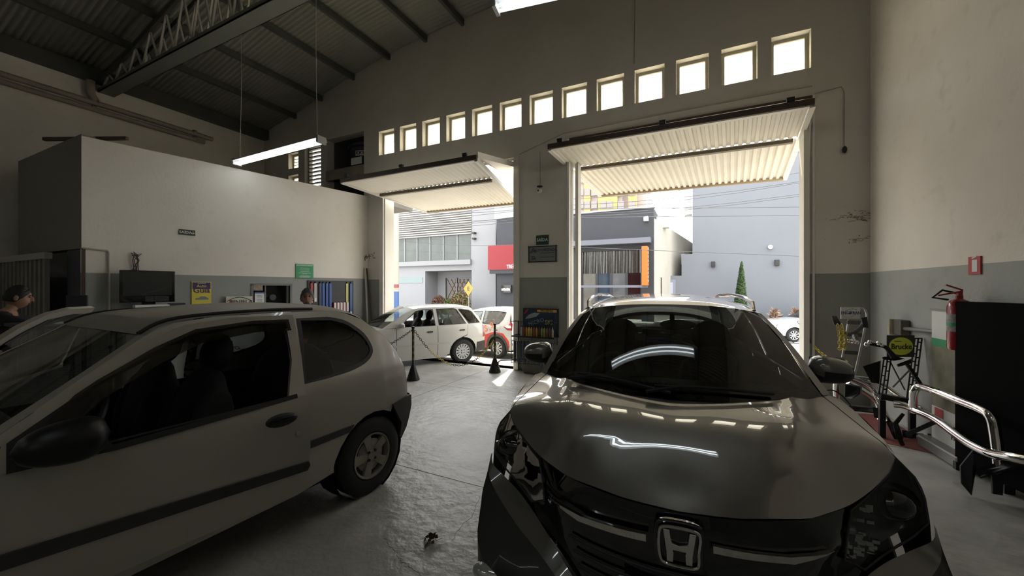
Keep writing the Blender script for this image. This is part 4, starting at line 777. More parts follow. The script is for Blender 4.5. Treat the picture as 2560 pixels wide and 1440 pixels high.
P_.top('roof', rfp, mat('dusty_roof_paint', (.36, .33, .285), .5, .15, var=.2, scale=3, coat=.2), -1, 1, 24, 24, p=2.8)
P_.top('roof_header', rfp, mat('header_brown', (.05, .035, .028), .5), -.96, .96, 4, 20, off=-.006, u0=0, u1=.08, p=2.8)
P_.top('rear_window', rgp, G_smoke, -.84, .84); 
for a_, c_ in ((-1, -.84), (.84, 1)): P_.top('rear_pillar', rgp, PS, a_, c_, 12, 4); P_.top('tail_lamp', [(.45, 1.10, .312, 1.10), (.505, .98, .362, .98), (.545, .85, .388, .85)], M_red, a_ if a_ < 0 else .80, -.80 if a_ < 0 else c_, 8, 4, off=-.012)
P_.top('tailgate', tgp, PS, -1, 1)
P_.top('rear_bumper', [(.585, .70, .425, .70), (.64, .62, .432, .60), (.60, .42, .38, .42), (.52, .30, .33, .32)], M_grit, -1, 1)
P_.top('front_bumper', [(-3.25, .68, -3.15, .66), (-3.34, .5, -3.2, .5), (-3.25, .28, -3.1, .28)], M_grit, -1, 1)
for sg in (-.93, .93):
    f_ = P_.topfn(rfp); b = MB(); b.tube([Vector(f_(t, sg, 2.8)) + Vector((0, 0, .006)) for t in np.linspace(.0, .62, 16)], .012, 6); b.build('roof_gutter', M_trim, p, smooth=True)
P_.wheel(0, .83, .305, .178, n=5, rimm=M_rimd, style='cap'); P_.wheel(-2.48, .83, .305, .178, n=5, rimm=M_rimd, style='cap')
P_.tub(-2.0, .35, .25, .88, .90)
for y_ in (.60, -.80): b = MB(); b.lathe([(.34, 0), (.34, .2)], 20, Matrix.Translation((0, y_, .31)), 'y'); b.build('wheel_arch_liner', M_under, p)
b = MB(); b.prism([(-2.1, .97), (-1.75, .99), (-1.62, .93), (-1.66, .6), (-2.1, .6)], lambda u, v, hh: (u, hh, v), -.72, .72); b.build('dashboard', M_trim, p, bevel=.02)
for y in (-.36, .36): P_.seat(-1.25, y, .42)
P_.seat(-.42, 0, .45, sc=2.3, head=False); P_.steering(-1.50, -.36, .92)
b = MB(); b.box(-.1, .35, -.6, .6, .9, .93); b.build('parcel_shelf', M_trim, p)
P_.side('far_door_frame', [(-.53, 1.0), (-.53, 1.46), (-.60, 1.46), (-.60, .37), (-.53, .37)], M_trim, mirror=False, sgn=-1)
# near door, ajar: its own frame, hinged at the front
def car_door(sg, ang, glassy):
  dr = empty('door', (-1.85, -.84 * sg, 0), -R(ang) * sg); dr.parent = p
  def DF(x, z): return (x + 1.85, sg * (-(P_.hw(x, z)) + .84), z)
  def DO(x, z, o): return tuple(Vector(DF(x, z)) + Vector((0, -o * sg, 0)))
  dpoly = [(-1.83, .335), (-1.82, .95), (-1.735, .948), (-1.50, .925), (-1.2, .95), (-.70, .985), (-.668, .99)] + [(-.655, .90), (-.655, .70), (-.66, .50), (-.69, .42), (-.72, .385)]
  patch('door_skin', dpoly, DF, PS, dr, .07, thick=.035, bound=.04)
  fo = [(-1.83, .93), (-1.81, 1.045), (-1.72, 1.15), (-1.60, 1.245), (-1.41, 1.372), (-1.215, 1.45), (-.987, 1.477), (-.66, 1.473), (-.66, 1.22), (-.67, .985), (-.77, .98), (-.72, 1.20), (-.715, 1.42), (-.90, 1.432), (-1.18, 1.402), (-1.35, 1.33), (-1.55, 1.215), (-1.66, 1.14), (-1.77, 1.02), (-1.79, .93)]
  patch('door_frame', fo, lambda x, z: DO(x, z, .006), PS, dr, .04, thick=.03, bound=.03)
  fi = [(-1.79, .945), (-1.77, 1.02), (-1.66, 1.14), (-1.55, 1.215), (-1.35, 1.33), (-1.18, 1.402), (-.90, 1.432), (-.715, 1.42), (-.70, 1.20), (-.72, .985)]
  patch('window_seal', fi, DF, M_trim, dr, .04, holes=[inset(fi, .022)], bound=.03)
  patch('belt_seal', [(-1.79, .93), (-1.79, .955), (-1.5, .948), (-.72, 1.0), (-.72, .975), (-1.5, .92)], lambda x, z: DO(x, z, .008), M_trim, dr, .04, thick=.02)
  defl = [(-1.70, 1.09), (-1.62, 1.185), (-1.55, 1.235), (-1.35, 1.352), (-1.18, 1.425), (-.90, 1.452), (-.70, 1.448), (-.70, 1.385), (-.735, 1.385), (-.90, 1.385), (-1.16, 1.352), (-1.33, 1.275), (-1.53, 1.155), (-1.60, 1.09)]
  patch('rain_deflector', defl, lambda x, z: DO(x, z, .028), glass('deflector_acrylic', (.38, .36, .34), .9), dr, .04, thick=.003)
  b = MB(); b.tube([Vector(DO(x, z, .03)) for x, z in defl[7:9] + defl[8:]][:2], .006, 6); b.build('deflector_edge', M_trim, dr)
  patch('side_strip', [(-1.82, .568), (-1.82, .628), (-.668, .575), (-.66, .55), (-.675, .522)], lambda x, z: DO(x, z, .014), M_grit, dr, .07, thick=.016)
  b = MB(); hc = Vector(DF(-.815, .866)); b.ell(hc + Vector((0, .004 * sg, 0)), (.092, .018, .040)); hd_ = b.build('door_handle', M_trim, dr, smooth=True)
  b = MB(); b.ell(hc + Vector((0, -.018 * sg, .012)), (.072, .010, .014)); b.build('pull', M_satin, hd_, smooth=True)
  b = MB(); b.lathe([(0, -.012), (.012, -.010), (.014, 0)], 14, Matrix.Translation(DF(-.73, .765)), 'y'); b.build('door_lock', M_rim, dr, smooth=True)
  b = MB(); c = Vector(DO(-1.66, 1.02, .115)); 
  V = []; n, k = 20, 12
  for i in range(k + 1):
    u = i / k; sc = max(0, 1 - abs(2 * u - 1) ** 2.6) ** .5
    for j in range(n): t = 2 * PI * j / n; V.append(c + Vector((.135 * (2 * u - 1), .085 * sc * math.cos(t), (.07 + .035 * u) * sc * math.sin(t) + .01 * u)))
  b.add(V, [(i * n + j, i * n + (j + 1) % n, (i + 1) * n + (j + 1) % n, (i + 1) * n + j) for i in range(k) for j in range(n)]); mi = b.build('door_mirror', M_satin, dr, smooth=True)
  patch('mirror_sail', [(-1.80, .93), (-1.80, 1.04), (-1.64, 1.16), (-1.50, .93)], lambda x, z: DO(x, z, .02), M_trim, dr, .05, thick=.02)
  b = MB(); b.tube([Vector(DF(-1.66, 1.0)), c], .035, 8); b.build('mirror_arm', M_trim, mi)

  if glassy: patch('door_glass', fi, DF, G_smoke, dr, .06)
  patch('inner_trim', dpoly, lambda x, z: DO(x, z, -.05), M_trim, dr, .1)
car_door(1, 9, False); car_door(-1, 52, True)
# ================================================================ WHITE CARS OUTSIDE
PW = paint('paint_white', (.60, .585, .54), .0, .30); G_pale = glass('car_glass_pale', (.62, .72, .71), .95, 1.8)
def small_car(name, loc_, rz, label, kind, pm):
    """saloon-sized body: origin rear axle; x back"""
    zt = [(.18, .76), (.35, .80), (.6, .83), (.8, .825), (.93, .80), (1.2, .70), (1.38, .62), (1.45, .55)]
    c = Car(name, loc_, rz, label, zt, [(-3.3, .82), (-3.1, .93), (-2.6, 1), (.3, 1), (.75, .95), (.95, .90)], pm, G_pale); o = c.o
    wb = -2.47 if kind == 'wagon' else -2.45; xr_ = .7
    nose = [(-3.24, .66, -3.12, .64), (-3.18, .76, -3.05, .74), (-2.7, .88, -2.6, .85), (-2.0, .965, -1.86, .93)]
    ws_ = [(-2.0, .965, -1.86, .93), (-1.62, 1.19, -1.50, 1.15), (-1.25, 1.375, -1.16, 1.34)]
    if kind == 'wagon':
        rf_ = [(-1.25, 1.375, -1.16, 1.34), (-.8, 1.415, -.8, 1.37), (0, 1.41, 0, 1.36), (.36, 1.36, .30, 1.30)]; rg_ = [(.36, 1.36, .30, 1.30), (.52, 1.16, .44, 1.12), (.66, .92, .54, .92)]; tg = [(.66, .92, .54, .92), (.69, .7, .57, .7), (.69, .55, .57, .55)]
        wins_ = [[(-1.50, .95), (-1.36, 1.10), (-1.12, 1.28), (-.95, 1.315), (-.72, 1.32), (-.70, .955)], [(-.60, .957), (-.62, 1.325), (-.20, 1.325), (-.12, 1.30), (.08, .965)], [(.15, .965), (-.06, 1.29), (-.04, 1.31), (.20, 1.275), (.27, 1.24), (.45, .975)]]; rear = [(.30, 1.30), (.44, 1.12), (.54, .92), (.57, .7), (.57, .55)]
    else:
        rf_ = [(-1.25, 1.375, -1.16, 1.34), (-.8, 1.44, -.75, 1.39), (-.1, 1.45, -.1, 1.40), (.42, 1.41, .36, 1.36)]; rg_ = [(.42, 1.41, .36, 1.36), (.55, 1.2, .46, 1.2), (.64, 1.0, .52, 1.0)]; tg = [(.64, 1.0, .52, 1.0), (.66, .75, .56, .75), (.66, .5, .56, .5)]
        wins_ = [[(-1.50, .95), (-1.36, 1.12), (-1.12, 1.30), (-.72, 1.335), (-.70, .955)], [(-.60, .965), (-.62, 1.34), (-.1, 1.345), (.22, 1.32), (.16, 1.12), (.05, 1.0), (-.1, .97)]]; rear = [(.36, 1.36), (.46, 1.2), (.52, 1.0), (.56, .75), (.56, .5)]
    c.top('hood', nose, pm, p=2.6); c.top('windshield', ws_, G_pale, -.92, .92)
    for a_, b_ in ((-1, -.92), (.92, 1)): c.top('windshield_pillar', ws_, pm, a_, b_, 8, 2); c.top('rear_pillar', rg_, pm, a_ if a_ < 0 else .84, -.84 if a_ < 0 else b_, 8, 2)
    c.top('roof', rf_, pm); c.top('rear_window', rg_, G_pale, -.84, .84); c.top('tailgate', tg, pm)
    c.top('front_bumper', [(-3.24, .66, -3.12, .64), (-3.30, .5, -3.15, .5), (-3.2, .28, -3.05, .28)], pm); c.top('rear_bumper', [(tg[2][0] + .01, .55, tg[2][2] + .005, .55), (tg[2][0] + .05, .45, tg[2][2] + .02, .45), (tg[2][0], .28, tg[2][2] - .05, .28)], M_grit if kind == 'wagon' else pm)
    topl = [(-3.12, .64), (-3.05, .74), (-2.6, .85), (-1.86, .93)]
    c.side('front_fender', topl + [(-1.60, .93), (-1.60, .24)] + [a for a in arch(wb, .325, .30, -3.1, -1.60, .26)[::-1]][1:] + [(-3.08, .30)])
    c.side('front_door', [(-1.59, .24), (-1.59, .94), (-.65, .945), (-.65, .24)]); c.side('rear_door', fix([(-.64, .24), (-.64, .945), (.12, .95), (.10, .70)] + [a for a in arch(0, .345, .30, -.6, .5, .26)[::-1] if a[0] < .0]))
    c.side('quarter_panel', fix([(.125, .95)] + rear[2 if kind == 'wagon' else 2:] + [(rear[-1][0], .30)] + [a for a in arch(0, .345, .30, -.6, .5, .26)[::-1] if a[0] > .0] + [(.105, .69)]))
    c.side('pillar_frame', fix([(-1.86, .93), (-1.50, 1.15), (-1.16, 1.34)] + [(a[2], a[3]) for a in rf_[1:]] + rear[1:3] + [(.13, .951), (-1.6, .94)]), holes=[inset(w_, 0) for w_ in wins_], step=.06)
    for w_, nm_ in zip(wins_, ('front_side_window', 'rear_side_window', 'cargo_window')): c.side(nm_, inset(w_, -.01), G_pale if not (kind == 'wagon' and nm_ == 'front_side_window') else glass('open_air', (.9, .9, .9), .3), off=-.006)
    for w_ in wins_: c.side('window_seal', inset(w_, -.012), M_trim, holes=[inset(w_, .012)], off=.003)
    c.side('sill', [(-1.95, .20), (-1.95, .26), (-.40, .26), (-.40, .20)])
    for x_ in (-.82, -.02): c.side('door_handle', [(x_ - .08, .80), (x_ + .05, .80), (x_ + .05, .83), (x_ - .08, .83)], M_trim, off=.015, thick=.012)
    if kind == 'wagon':
        c.side('side_strip', [(-1.75, .52), (-1.75, .56), (-.35, .56), (-.35, .52)], paint('paint_white_strip', (.55, .54, .50), 0, .4), off=.01, thick=.01); c.side('tail_lamp', [(.525, .62), (.53, .92), (.555, .88), (.585, .64)], M_red, off=.008, thick=.02)
        c.side('bumper_end', [(.36, .26), (.37, .50), (.585, .53), (.59, .30)], M_grit, off=.014, thick=.02)
    else:
        c.side('wheel_arch_trim', fix([a for a in arch(0, .345, .30, -.6, .5, .26)][1:-1] + [(.43, .20), (.42, .26)] + [a for a in arch(0, .42, .30, -.6, .5, .24)[::-1]][1:-1]), M_grit, off=.012)
        c.side('sill_trim', [(-1.95, .18), (-1.95, .27), (-.42, .27), (-.42, .18)], M_grit, off=.012); c.side('tail_lamp', [(.24, .93), (.40, .84), (.57, .84), (.555, 1.02), (.47, 1.08), (.43, .99)], M_red, off=.012, thick=.02); c.side('lamp_clear', [(.28, .93), (.42, .89), (.55, .90), (.52, .96), (.38, .975)], M_clear, off=.03, thick=.01)
        c.side('pillar_glass', [(.44, 1.06), (.40, 1.30), (.45, 1.2), (.51, 1.02)], M_trim, off=.006)
    c.wheel(0, .80, .295, .185, n=14 if kind == 'wagon' else 9, rimm=mat('hubcap_white', (.45, .45, .45), .4, .2)); c.wheel(wb, .80, .295, .185, n=14 if kind == 'wagon' else 9, rimm=mat('hubcap_white', (0, 0, 0)))
    c.tub(-2.0, .5, .22, .85); b = MB(); b.box(wb - .34, wb + .34, -.7, .7, .28, .68); b.box(-.36, .36, -.62, .62, .26, .66); b.build('wheel_well', M_under, o)
    b = MB(); b.prism([(-1.95, .93), (-1.6, .95), (-1.5, .9), (-1.55, .6), (-1.95, .6)], lambda u, v, hh: (u, hh, v), -.7, .7); b.build('dashboard', M_trim, o)
    for y in (-.34, .34): c.seat(-1.05, y, .36)
    c.seat(-.2, 0, .38, sc=2.2, head=False)
    for sg in (1, -1): mirrorcap(o, (-1.47, sg * .88, 1.0), (.07, .10, .065), pm, pm, sg)
    return c
zg = lambda y: float(np.interp(y, [7.12, 8.0, 10, 12.5, 40], [0, -.12, -.42, -.56, -.56]))
wg = small_car('wagon_car', (0, 0, 0), R(58), 'white estate car entering the smaller opening, seen behind the yellow chain', 'wagon', PW)
wr = Vector((math.cos(R(58)), math.sin(R(58)), 0)); wn = Vector((wr.y, -wr.x, 0)); wg.o.location = Vector((-4.78, 7.28, -.06)) - wn * .80 * .94; wg.o.scale = (.94, .94, .94)
bcar = small_car('compact_car', (0, 0, 0), R(-14), 'white compact car with red swoosh graphics and orange numbers, behind the estate car', 'hatch', paint('paint_white_b', (.46, .46, .445), 0, .3))
cr = Vector((math.cos(R(-14)), math.sin(R(-14)), 0)); cn = Vector((cr.y, -cr.x, 0)); cp = D(1243, 898, 11.0); bcar.o.location = Vector((cp.x, cp.y, zg(cp.y))) - cn * .80
M_swoosh = mat('graphic_red', (.50, .02, .012), .4)
bcar.side('red_swoosh', fix([(-1.5, .28), (-1.5, .40), (-.9, .47), (-.45, .66), (-.1, .76), (.25, .74), (.45, .55), (.47, .38), (.42, .30)] + [a for a in arch(0, .425, .30, -.6, .5, .27)[::-1]][1:-1] + [(-.45, .28)]), M_swoosh, off=.004, step=.05)
for k, ch in enumerate('95,9'):
    x_ = -.74 + [0, .17, .31, .40][k]; y_ = -bcar.hw(x_, .74) - .006; text('lettering', ch, .26, frame((x_ + .16, y_, .78 + .05 * k), (1, 0, .28), (-.28, 0, 1)), mat('graphic_orange', (.65, .16, .04), .5), bcar.o)
cc3 = small_car('parked_car', (0, 0, 0), R(20), 'white car parked across the street beyond the right door jamb', 'hatch', paint('paint_white_c', (.48, .48, .47), 0, .3))
p3 = D(1986, 853, 15.5); r3 = Vector((math.cos(R(20)), math.sin(R(20)), 0)); cc3.o.location = Vector((p3.x, p3.y, -.56)) + r3 * 2.45 - Vector((r3.y, -r3.x, 0)) * .8
# ================================================================ WALL ITEMS
M_paper = mat('paper_white', (.72, .72, .68), .6); M_green = mat('poster_green', (.03, .30, .12), .5); M_dgreen = mat('exit_green', (.012, .055, .028), .5); M_yel = mat('poster_yellow', (.75, .62, .08), .5); M_pur = mat('poster_purple', (.05, .03, .13), .5)
M_blue = mat('bag_blue', (.03, .09, .32), .4); M_bred = mat('bag_red', (.40, .02, .03), .4); M_bk = mat('display_black', (.02, .022, .026), .5); M_lit = mat('sign_white', (0, 0, 0)); M_ygreen = mat('sign_lime', (.88, .95, .10), .45)
def psign(name, label, s0, s1, z0, z1, m, cat='sign', o0=.003, o1=.018):
    o = empty(name, PP((s0 + s1) / 2, (z0 + z1) / 2, 0), 0, label, cat); child(pbox(s0, s1, z0, z1, o0, o1), o).build('panel', m, o); return o
def ptext(o, s, size, sp, z, m, off=.019, sx=1.): return text('lettering', s, size, frame(PP(sp, z, off) - Vector(o.location), pd, (0, 0, 1)), m, o, sx=sx, ext=.001)
def pq(o, nm, s0, s1, z0, z1, m, o0=.018, o1=.020): return child(pbox(s0, s1, z0, z1, o0, o1), o).build(nm, m, o)
o = psign('exit_sign', 'small dark exit sign reading SAÍDA with an arrow on the side room wall', 1.13, 1.35, 2.58, 2.675, mat('exit_dark', (.05, .055, .04), .5)); ptext(o, 'SAÍDA', .062, 1.215, 2.625, M_paper); ptext(o, '↓', .075, 1.32, 2.625, M_paper)
o = psign('poster', 'green notice poster with lines of white print above the blade rack', 3.05, 3.42, 1.86, 2.17, M_green, 'poster')
for k, (z, wd) in enumerate(((2.15, .17), (2.135, .17), (2.08, .09), (2.045, .10), (2.01, .09), (1.975, .13), (1.96, .05), (1.92, .09), (1.90, .12), (1.885, .10))): pq(o, 'print_line', 3.235 - wd, 3.235 + wd, z - .003, z + .003, M_paper)
o = psign('poster', 'yellow and purple car guide poster reading Guia between the screen and the counter', 1.30, 1.58, 1.30, 1.76, M_yel, 'poster'); pq(o, 'purple_head', 1.31, 1.57, 1.63, 1.75, M_pur); ptext(o, 'Auto', .07, 1.44, 1.685, M_yel, .022); ptext(o, 'Guia', .13, 1.44, 1.605, M_pur, .022); pq(o, 'print_line', 1.38, 1.50, 1.732, 1.742, M_paper, .020, .022)
b = MB(); b.prism([(-.09, 0), (-.08, .03), (-.04, .035), (-.01, .06), (.05, .06), (.08, .035), (.10, .03), (.10, 0)], lambda u, v, hh: PP(1.44 + u, 1.44 + v, hh), .018, .024); child(b, o).build('printed_car', mat('print_grey', (.20, .25, .30), .5), o); pq(o, 'black_foot', 1.30, 1.58, 1.30, 1.35, M_bk)
o = psign('brand_sign', 'cream panel with black lettering standing on the counter by the papers', 1.79, 2.22, 1.22, 1.49, mat('panel_cream', (.62, .58, .48), .5), 'sign', .05, .08); ptext(o, 'UNIFLA', .11, 2.04, 1.38, M_bk, .083); b = MB(); b.tube([PP(1.80 + .41 * t, 1.40 + .075 * math.sin(PI * t), .082) for t in np.linspace(0, 1, 12)], .006, 6); child(b, o).build('printed_arc', M_bk, o, smooth=True); pq(o, 'printed_logo', 1.84, 1.91, 1.35, 1.42, mat('print_brown', (.25, .10, .05), .5), .08, .083)
# counter window of the side room
o = tag(empty('window_17', PP(2.6, 1.38, 0)), kind='structure')
for s0, s1, z0, z1 in ((2.22, 2.26, 1.05, 1.73), (2.94, 2.98, 1.05, 1.73), (2.22, 2.98, 1.70, 1.74), (2.22, 2.98, 1.03, 1.07), (2.46, 2.48, 1.07, 1.7)): pq(o, 'frame', s0, s1, z0, z1, mat('alu_grey', (.16, .16, .15), .4), -.05, .015)
pq(o, 'pane', 2.26, 2.94, 1.07, 1.70, glass('counter_glass', (.10, .10, .10), .9), -.03, -.025)
b = MB(); b.lathe([(.0, 0), (.06, 0), (.06, .004), (0, .004)], 24, frame(PP(2.62, 1.46, -.022), pd, (0, 0, 1))); child(b, o).build('speak_hole', M_bk, o)
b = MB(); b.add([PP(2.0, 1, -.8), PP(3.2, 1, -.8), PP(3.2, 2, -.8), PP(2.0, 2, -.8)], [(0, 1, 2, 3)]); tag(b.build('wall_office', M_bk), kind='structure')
for k, (s0, s1, z0, z1, m, nm, lab) in enumerate(((2.26, 2.42, 1.60, 1.72, mat('sticker_mix', (.62, .45, .35), .5, var=.5, scale=30), 'sticker_sheet', 'sheet of small coloured stickers at the top of the counter window'), (2.28, 2.45, 1.30, 1.57, M_paper, 'notice', 'white printed notice with a blue head stuck to the counter window'))):
    o = psign(nm, lab, s0, s1, z0, z1, m, 'notice', .016, .02)
    if k: pq(o, 'blue_head', s0, s1, z1 - .03, z1, M_blue, .02, .022); [pq(o, 'print_line', s0 + .04, s1 - .04, z - .003, z + .003, M_bk, .02, .022) for z in (1.50, 1.47, 1.42, 1.39)]
# rack of wiper blades
o = psign('blade_board', 'black pegboard with wiper blades in long bags beside the counter window', 3.30, 4.36, .85, 1.82, M_bk, 'rack', .0, .03)
bl = [(3.37, 1.32, M_bred, 'red bagged wiper blade, leftmost on the black pegboard'), (3.45, 1.34, mat('bag_clear', (.45, .43, .40), .2), 'clear bagged wiper blade next to the red one on the pegboard'), (3.56, 1.05, mat('bag_navy', (.015, .03, .09), .35), 'very dark navy bagged wiper blade on the pegboard'), (3.63, 1.05, M_blue, 'blue bagged wiper blade, first of the blue ones on the pegboard'), (3.71, 1.05, M_blue, 'blue bagged wiper blade, second of the blue ones on the pegboard'), (3.79, 1.05, M_blue, 'blue bagged wiper blade, third of the blue ones on the pegboard'), (4.19, 1.2, mat('bag_yellow', (.55, .50, .10), .35), 'yellow bagged wiper blade on the right of the pegboard'), (4.29, 1.0, M_blue, 'blue bagged wiper blade, rightmost on the pegboard')]
for s_, zb, m, lab in bl:
    e = empty('wiper_blade', PP(s_, 1.78, .05), 0, lab, 'wiper blade', 'bagged wiper blades on the pegboard'); child(pbox(s_ - .03, s_ + .03, zb, 1.76, .035, .05), e).build('bag', m, e, bevel=.006); child(pbox(s_ - .022, s_ + .022, zb + .01, zb + .09, .05, .053), e).build('label_card', M_paper, e); child(pbox(s_ - .01, s_ + .01, 1.76, 1.79, .03, .06), e).build('hook', M_satin, e)
for k in range(5):
    s_ = 3.88 + k * .075; e = empty('small_box', PP(s_, 1.30, .06), 0, 'white box with a red edge on the pegboard, number %s from the left' % ['first', 'second', 'third', 'fourth', 'fifth'][k], 'box', 'small boxes on the pegboard'); e['label'] = '%s white and red carton from the left in the low row on the pegboard' % ['first', 'second', 'third', 'fourth', 'fifth'][k]
    child(pbox(s_ - .025, s_ + .03, 1.10, 1.31, .03, .08), e).build('carton', M_paper, e); child(pbox(s_ - .032, s_ - .02, 1.10, 1.32, .03, .085), e).build('red_edge', M_bred, e)
# television, desk and things
t = empty('television', PP(.70, 1.38, .22), 0, 'black flat television standing against the side room wall', 'television')
child(pbox(.37, 1.03, 1.42, 1.93, .20, .25), t).build('casing', M_gloss, t, bevel=.008); child(pbox(.405, .985, 1.53, 1.90, .25, .252), t).build('screen', mat('tv_screen', (.035, .037, .035), .12), t); b = MB(); b.bar(PP(.60, 1.535, .253), PP(.98, 1.68, .253), .004, .008); child(b, t).build('screen_crack', M_bk, t); child(pbox(.62, .78, 1.36, 1.42, .19, .26), t).build('stand', M_gloss, t); child(pbox(.66, .95, 1.43, 1.52, .25, .253), t).build('speaker_film', mat('film_mix', (.25, .25, .25), .15, .7, var=.9, scale=40), t)
d_ = empty('work_counter', PP(1.35, 0, .35), 0, 'long grey work counter below the posters along the side room wall', 'counter')
child(pbox(.30, 2.95, 1.16, 1.20, .02, .62), d_).build('worktop', mat('counter_top', (.32, .31, .29), .5), d_)
for s_ in (.34, 1.6, 2.85): child(pbox(s_, s_ + .06, 0, 1.16, .06, .58), d_).build('leg', mat('counter_leg', (.12, .12, .11), .5), d_)
# lift things to the counter height
child_z = 1.20
b = pbox(.62, .78, 1.195, 1.37, .16, .30); tag(b.build('screen_riser', M_bk), 'black riser box under the television on the counter', 'box')
b = pbox(.92, 1.12, 1.20, 1.40, .30, .45); tag(b.build('black_case', M_bk, bevel=.006), 'black case right of the television on the counter', 'case')
b = pbox(.50, .90, 1.20, 1.385, .36, .56); tag(b.build('paper_stack', M_paper, bevel=.004), 'tall stack of white paper in front of the television', 'papers')
b = MB(); rnd = random.Random(2)
for k in range(6): b.tube([PP(.59 + rnd.gauss(0, .015), 2.17, .01), PP(.59 + rnd.gauss(0, .05), 2.22 + rnd.gauss(0, .03), .05), PP(.60 + rnd.gauss(0, .05), 2.10, .05), PP(.59 + rnd.gauss(0, .03), 1.93, .03)], .006, 5)
tag(b.build('cable_bundle', mat('cable_brown', (.09, .07, .055), .6)), 'tangle of loose cables poking out of the wall above the television', 'cable')
# poles in the corner
for k, (s_, tx, lab) in enumerate(((4.66, .0, 'pale pole leaning in the corner by the left jamb'), (4.70, .14, 'dark brown pole leaning in the corner by the left jamb'))):
    b = MB(); b.tube([PP(s_ + tx * .2, .02, .20 + tx), PP(s_, 2.14, .05)], .016 if k else .022, 8); tag(b.build('leaning_pole', M_rust if k else M_galv), lab, 'pole')
b = MB(); rnd = random.Random(5)
for k in range(22): a0 = Vector(PP(4.7, 2.42, .03)) + Vector((rnd.gauss(0, .03) + .12 * (k % 3), -.02, rnd.gauss(0, .025))); b.bar(a0, a0 + Vector((rnd.gauss(0, .03), 0, rnd.gauss(0, .03))), .012)
tag(b.build('mud_nest', mat('dried_mud', (.16, .12, .08), .9), kind='stuff'), 'dried brown mud and cobweb clump in the corner above the poles', 'dirt')
# front wall signs (wall face y=YF)
def wbox(x0, x1, z0, z1, y0, y1, nm, m, parent, **k): b = MB(); b.box(x0, x1, YF - y1, YF - y0, z0, z1); return child(b, parent).build(nm, m, parent, **k)
o = empty('exit_sign', (-2.75, YF, 2.59), 0, 'green square exit sign reading SAÍDA on the pillar between the openings', 'sign'); wbox(-2.88, -2.62, 2.50, 2.685, .002, .012, 'panel', M_dgreen, o); text('lettering', 'SAÍDA', .085, frame(Vector((-2.75, YF - .014, 2.59)) - o.location, (1, 0, 0), (0, 0, 1)), M_paper, o, ext=.001)
M_alu = mat('brushed_plate', (.33, .33, .32), .35, .6, var=.2)
o = empty('steel_plate_sign', (-2.745, YF, 2.31), 0, 'brushed metal plate with black print below the green exit sign on the pillar', 'sign'); wbox(-3.03, -2.46, 2.17, 2.46, .01, .02, 'panel', M_alu, o)
for z in (2.165, 2.465): b = MB(); b.tube([(-3.05, YF - .02, z), (-2.44, YF - .02, z)], .009, 6); child(b, o).build('rod', M_satin, o)
text('lettering', 'AUTORIZADA', .075, frame(Vector((-2.68, YF - .022, 2.39)) - o.location, (1, 0, 0), (0, 0, 1)), M_bk, o, ext=.001); text('lettering', 'Sk', .11, frame(Vector((-2.93, YF - .022, 2.24)) - o.location, (1, 0, 0), (0, 0, 1)), M_bk, o, ext=.001); [wbox(-2.80, -2.50, z_, z_ + .008, .02, .022, 'print_line', M_bk, o) for z_ in (2.33, 2.25)]; [wbox(x_, x_ + .02, 2.15, 2.48, .02, .035, 'side_clamp', M_rust, o) for x_ in (-3.04, -2.47)]
b = MB()
for u0, v0, u1, v1 in ((-3.0, 2.34, -2.94, 2.44), (-2.94, 2.44, -2.87, 2.34), (-2.97, 2.34, -2.94, 2.40), (-2.94, 2.40, -2.91, 2.34)): b.bar((u0, YF - .022, v0), (u1, YF - .022, v1), .004, .012)
child(b, o).build('logo', M_bk, o)
o = empty('dome_camera', (-2.78, YF, 3.55), 0, 'small white ball security camera hanging on the pillar', 'camera'); b = MB(); b.lathe([(0, .05), (.055, .05), (.055, .065), (0, .065)], 16, Matrix.Translation((0, -.07, .02))); b.build('mount', M_bk, o); b = MB(); b.ell((0, -.07, -.01), (.05, .05, .05)); b.build('ball', M_paper, o, smooth=True); b = MB(); b.ell((-.012, -.112, -.01), (.02, .012, .02)); b.build('camera_lens', M_bk, o, smooth=True)
for nm, pts, lab in (('conduit', [(-2.80, YF - .015, 4.33), (-2.79, YF - .015, 3.66)], 'thin conduit dropping to the ball camera on the pillar'), ('conduit', [(1.53, YF - .015, 4.50), (1.84, YF - .015, 4.53), (1.87, YF - .015, 4.45), (1.87, YF - .015, 3.68)], 'thin conduit bent down right of the large opening'), ('conduit', [(-3.24, YF - .012, 4.34), (-2.6, YF - .012, 4.52), (-2.3, YF - .012, 4.60), (1.5, YF - .012, 4.62)], 'thin cable running above the large opening'), ('conduit', [(-1.0, YF - .012, 7.3), (-1.02, YF - .012, 5.6)], 'thin cable dropping down the upper front wall')):
    b = MB(); b.tube(pts, .006, 6); tag(b.build(nm, mat('conduit_dim', (.36, .33, .27), .6), smooth=True), lab, 'conduit')
b = MB(); b.ell((1.87, YF - .03, 3.62), (.03, .03, .05)); tag(b.build('light_sensor', M_bk, smooth=True), 'small dark sensor hanging at the end of the conduit by the right opening', 'sensor')
for zc_, n_k, lab in ((2.66, 60, 'dark mould and cobweb streak at the corner, the upper one'), (2.33, 16, 'faint mould streak at the corner, the lower one')):
    b = MB(); rnd = random.Random(int(zc_ * 9))
    for k in range(n_k): x_ = 2.14 - abs(rnd.gauss(0, .17)); a0 = Vector((max(1.6, x_), YF - .004, zc_ + rnd.gauss(0, .025 + .01 * (x_ > 2.0)))); b.bar(a0, a0 + Vector((rnd.gauss(0, .03), 0, rnd.gauss(0, .012))), .007, .004)
    tag(b.build('mould_streak', mat('dried_mud', (0, 0, 0)), kind='stuff'), lab, 'dirt')
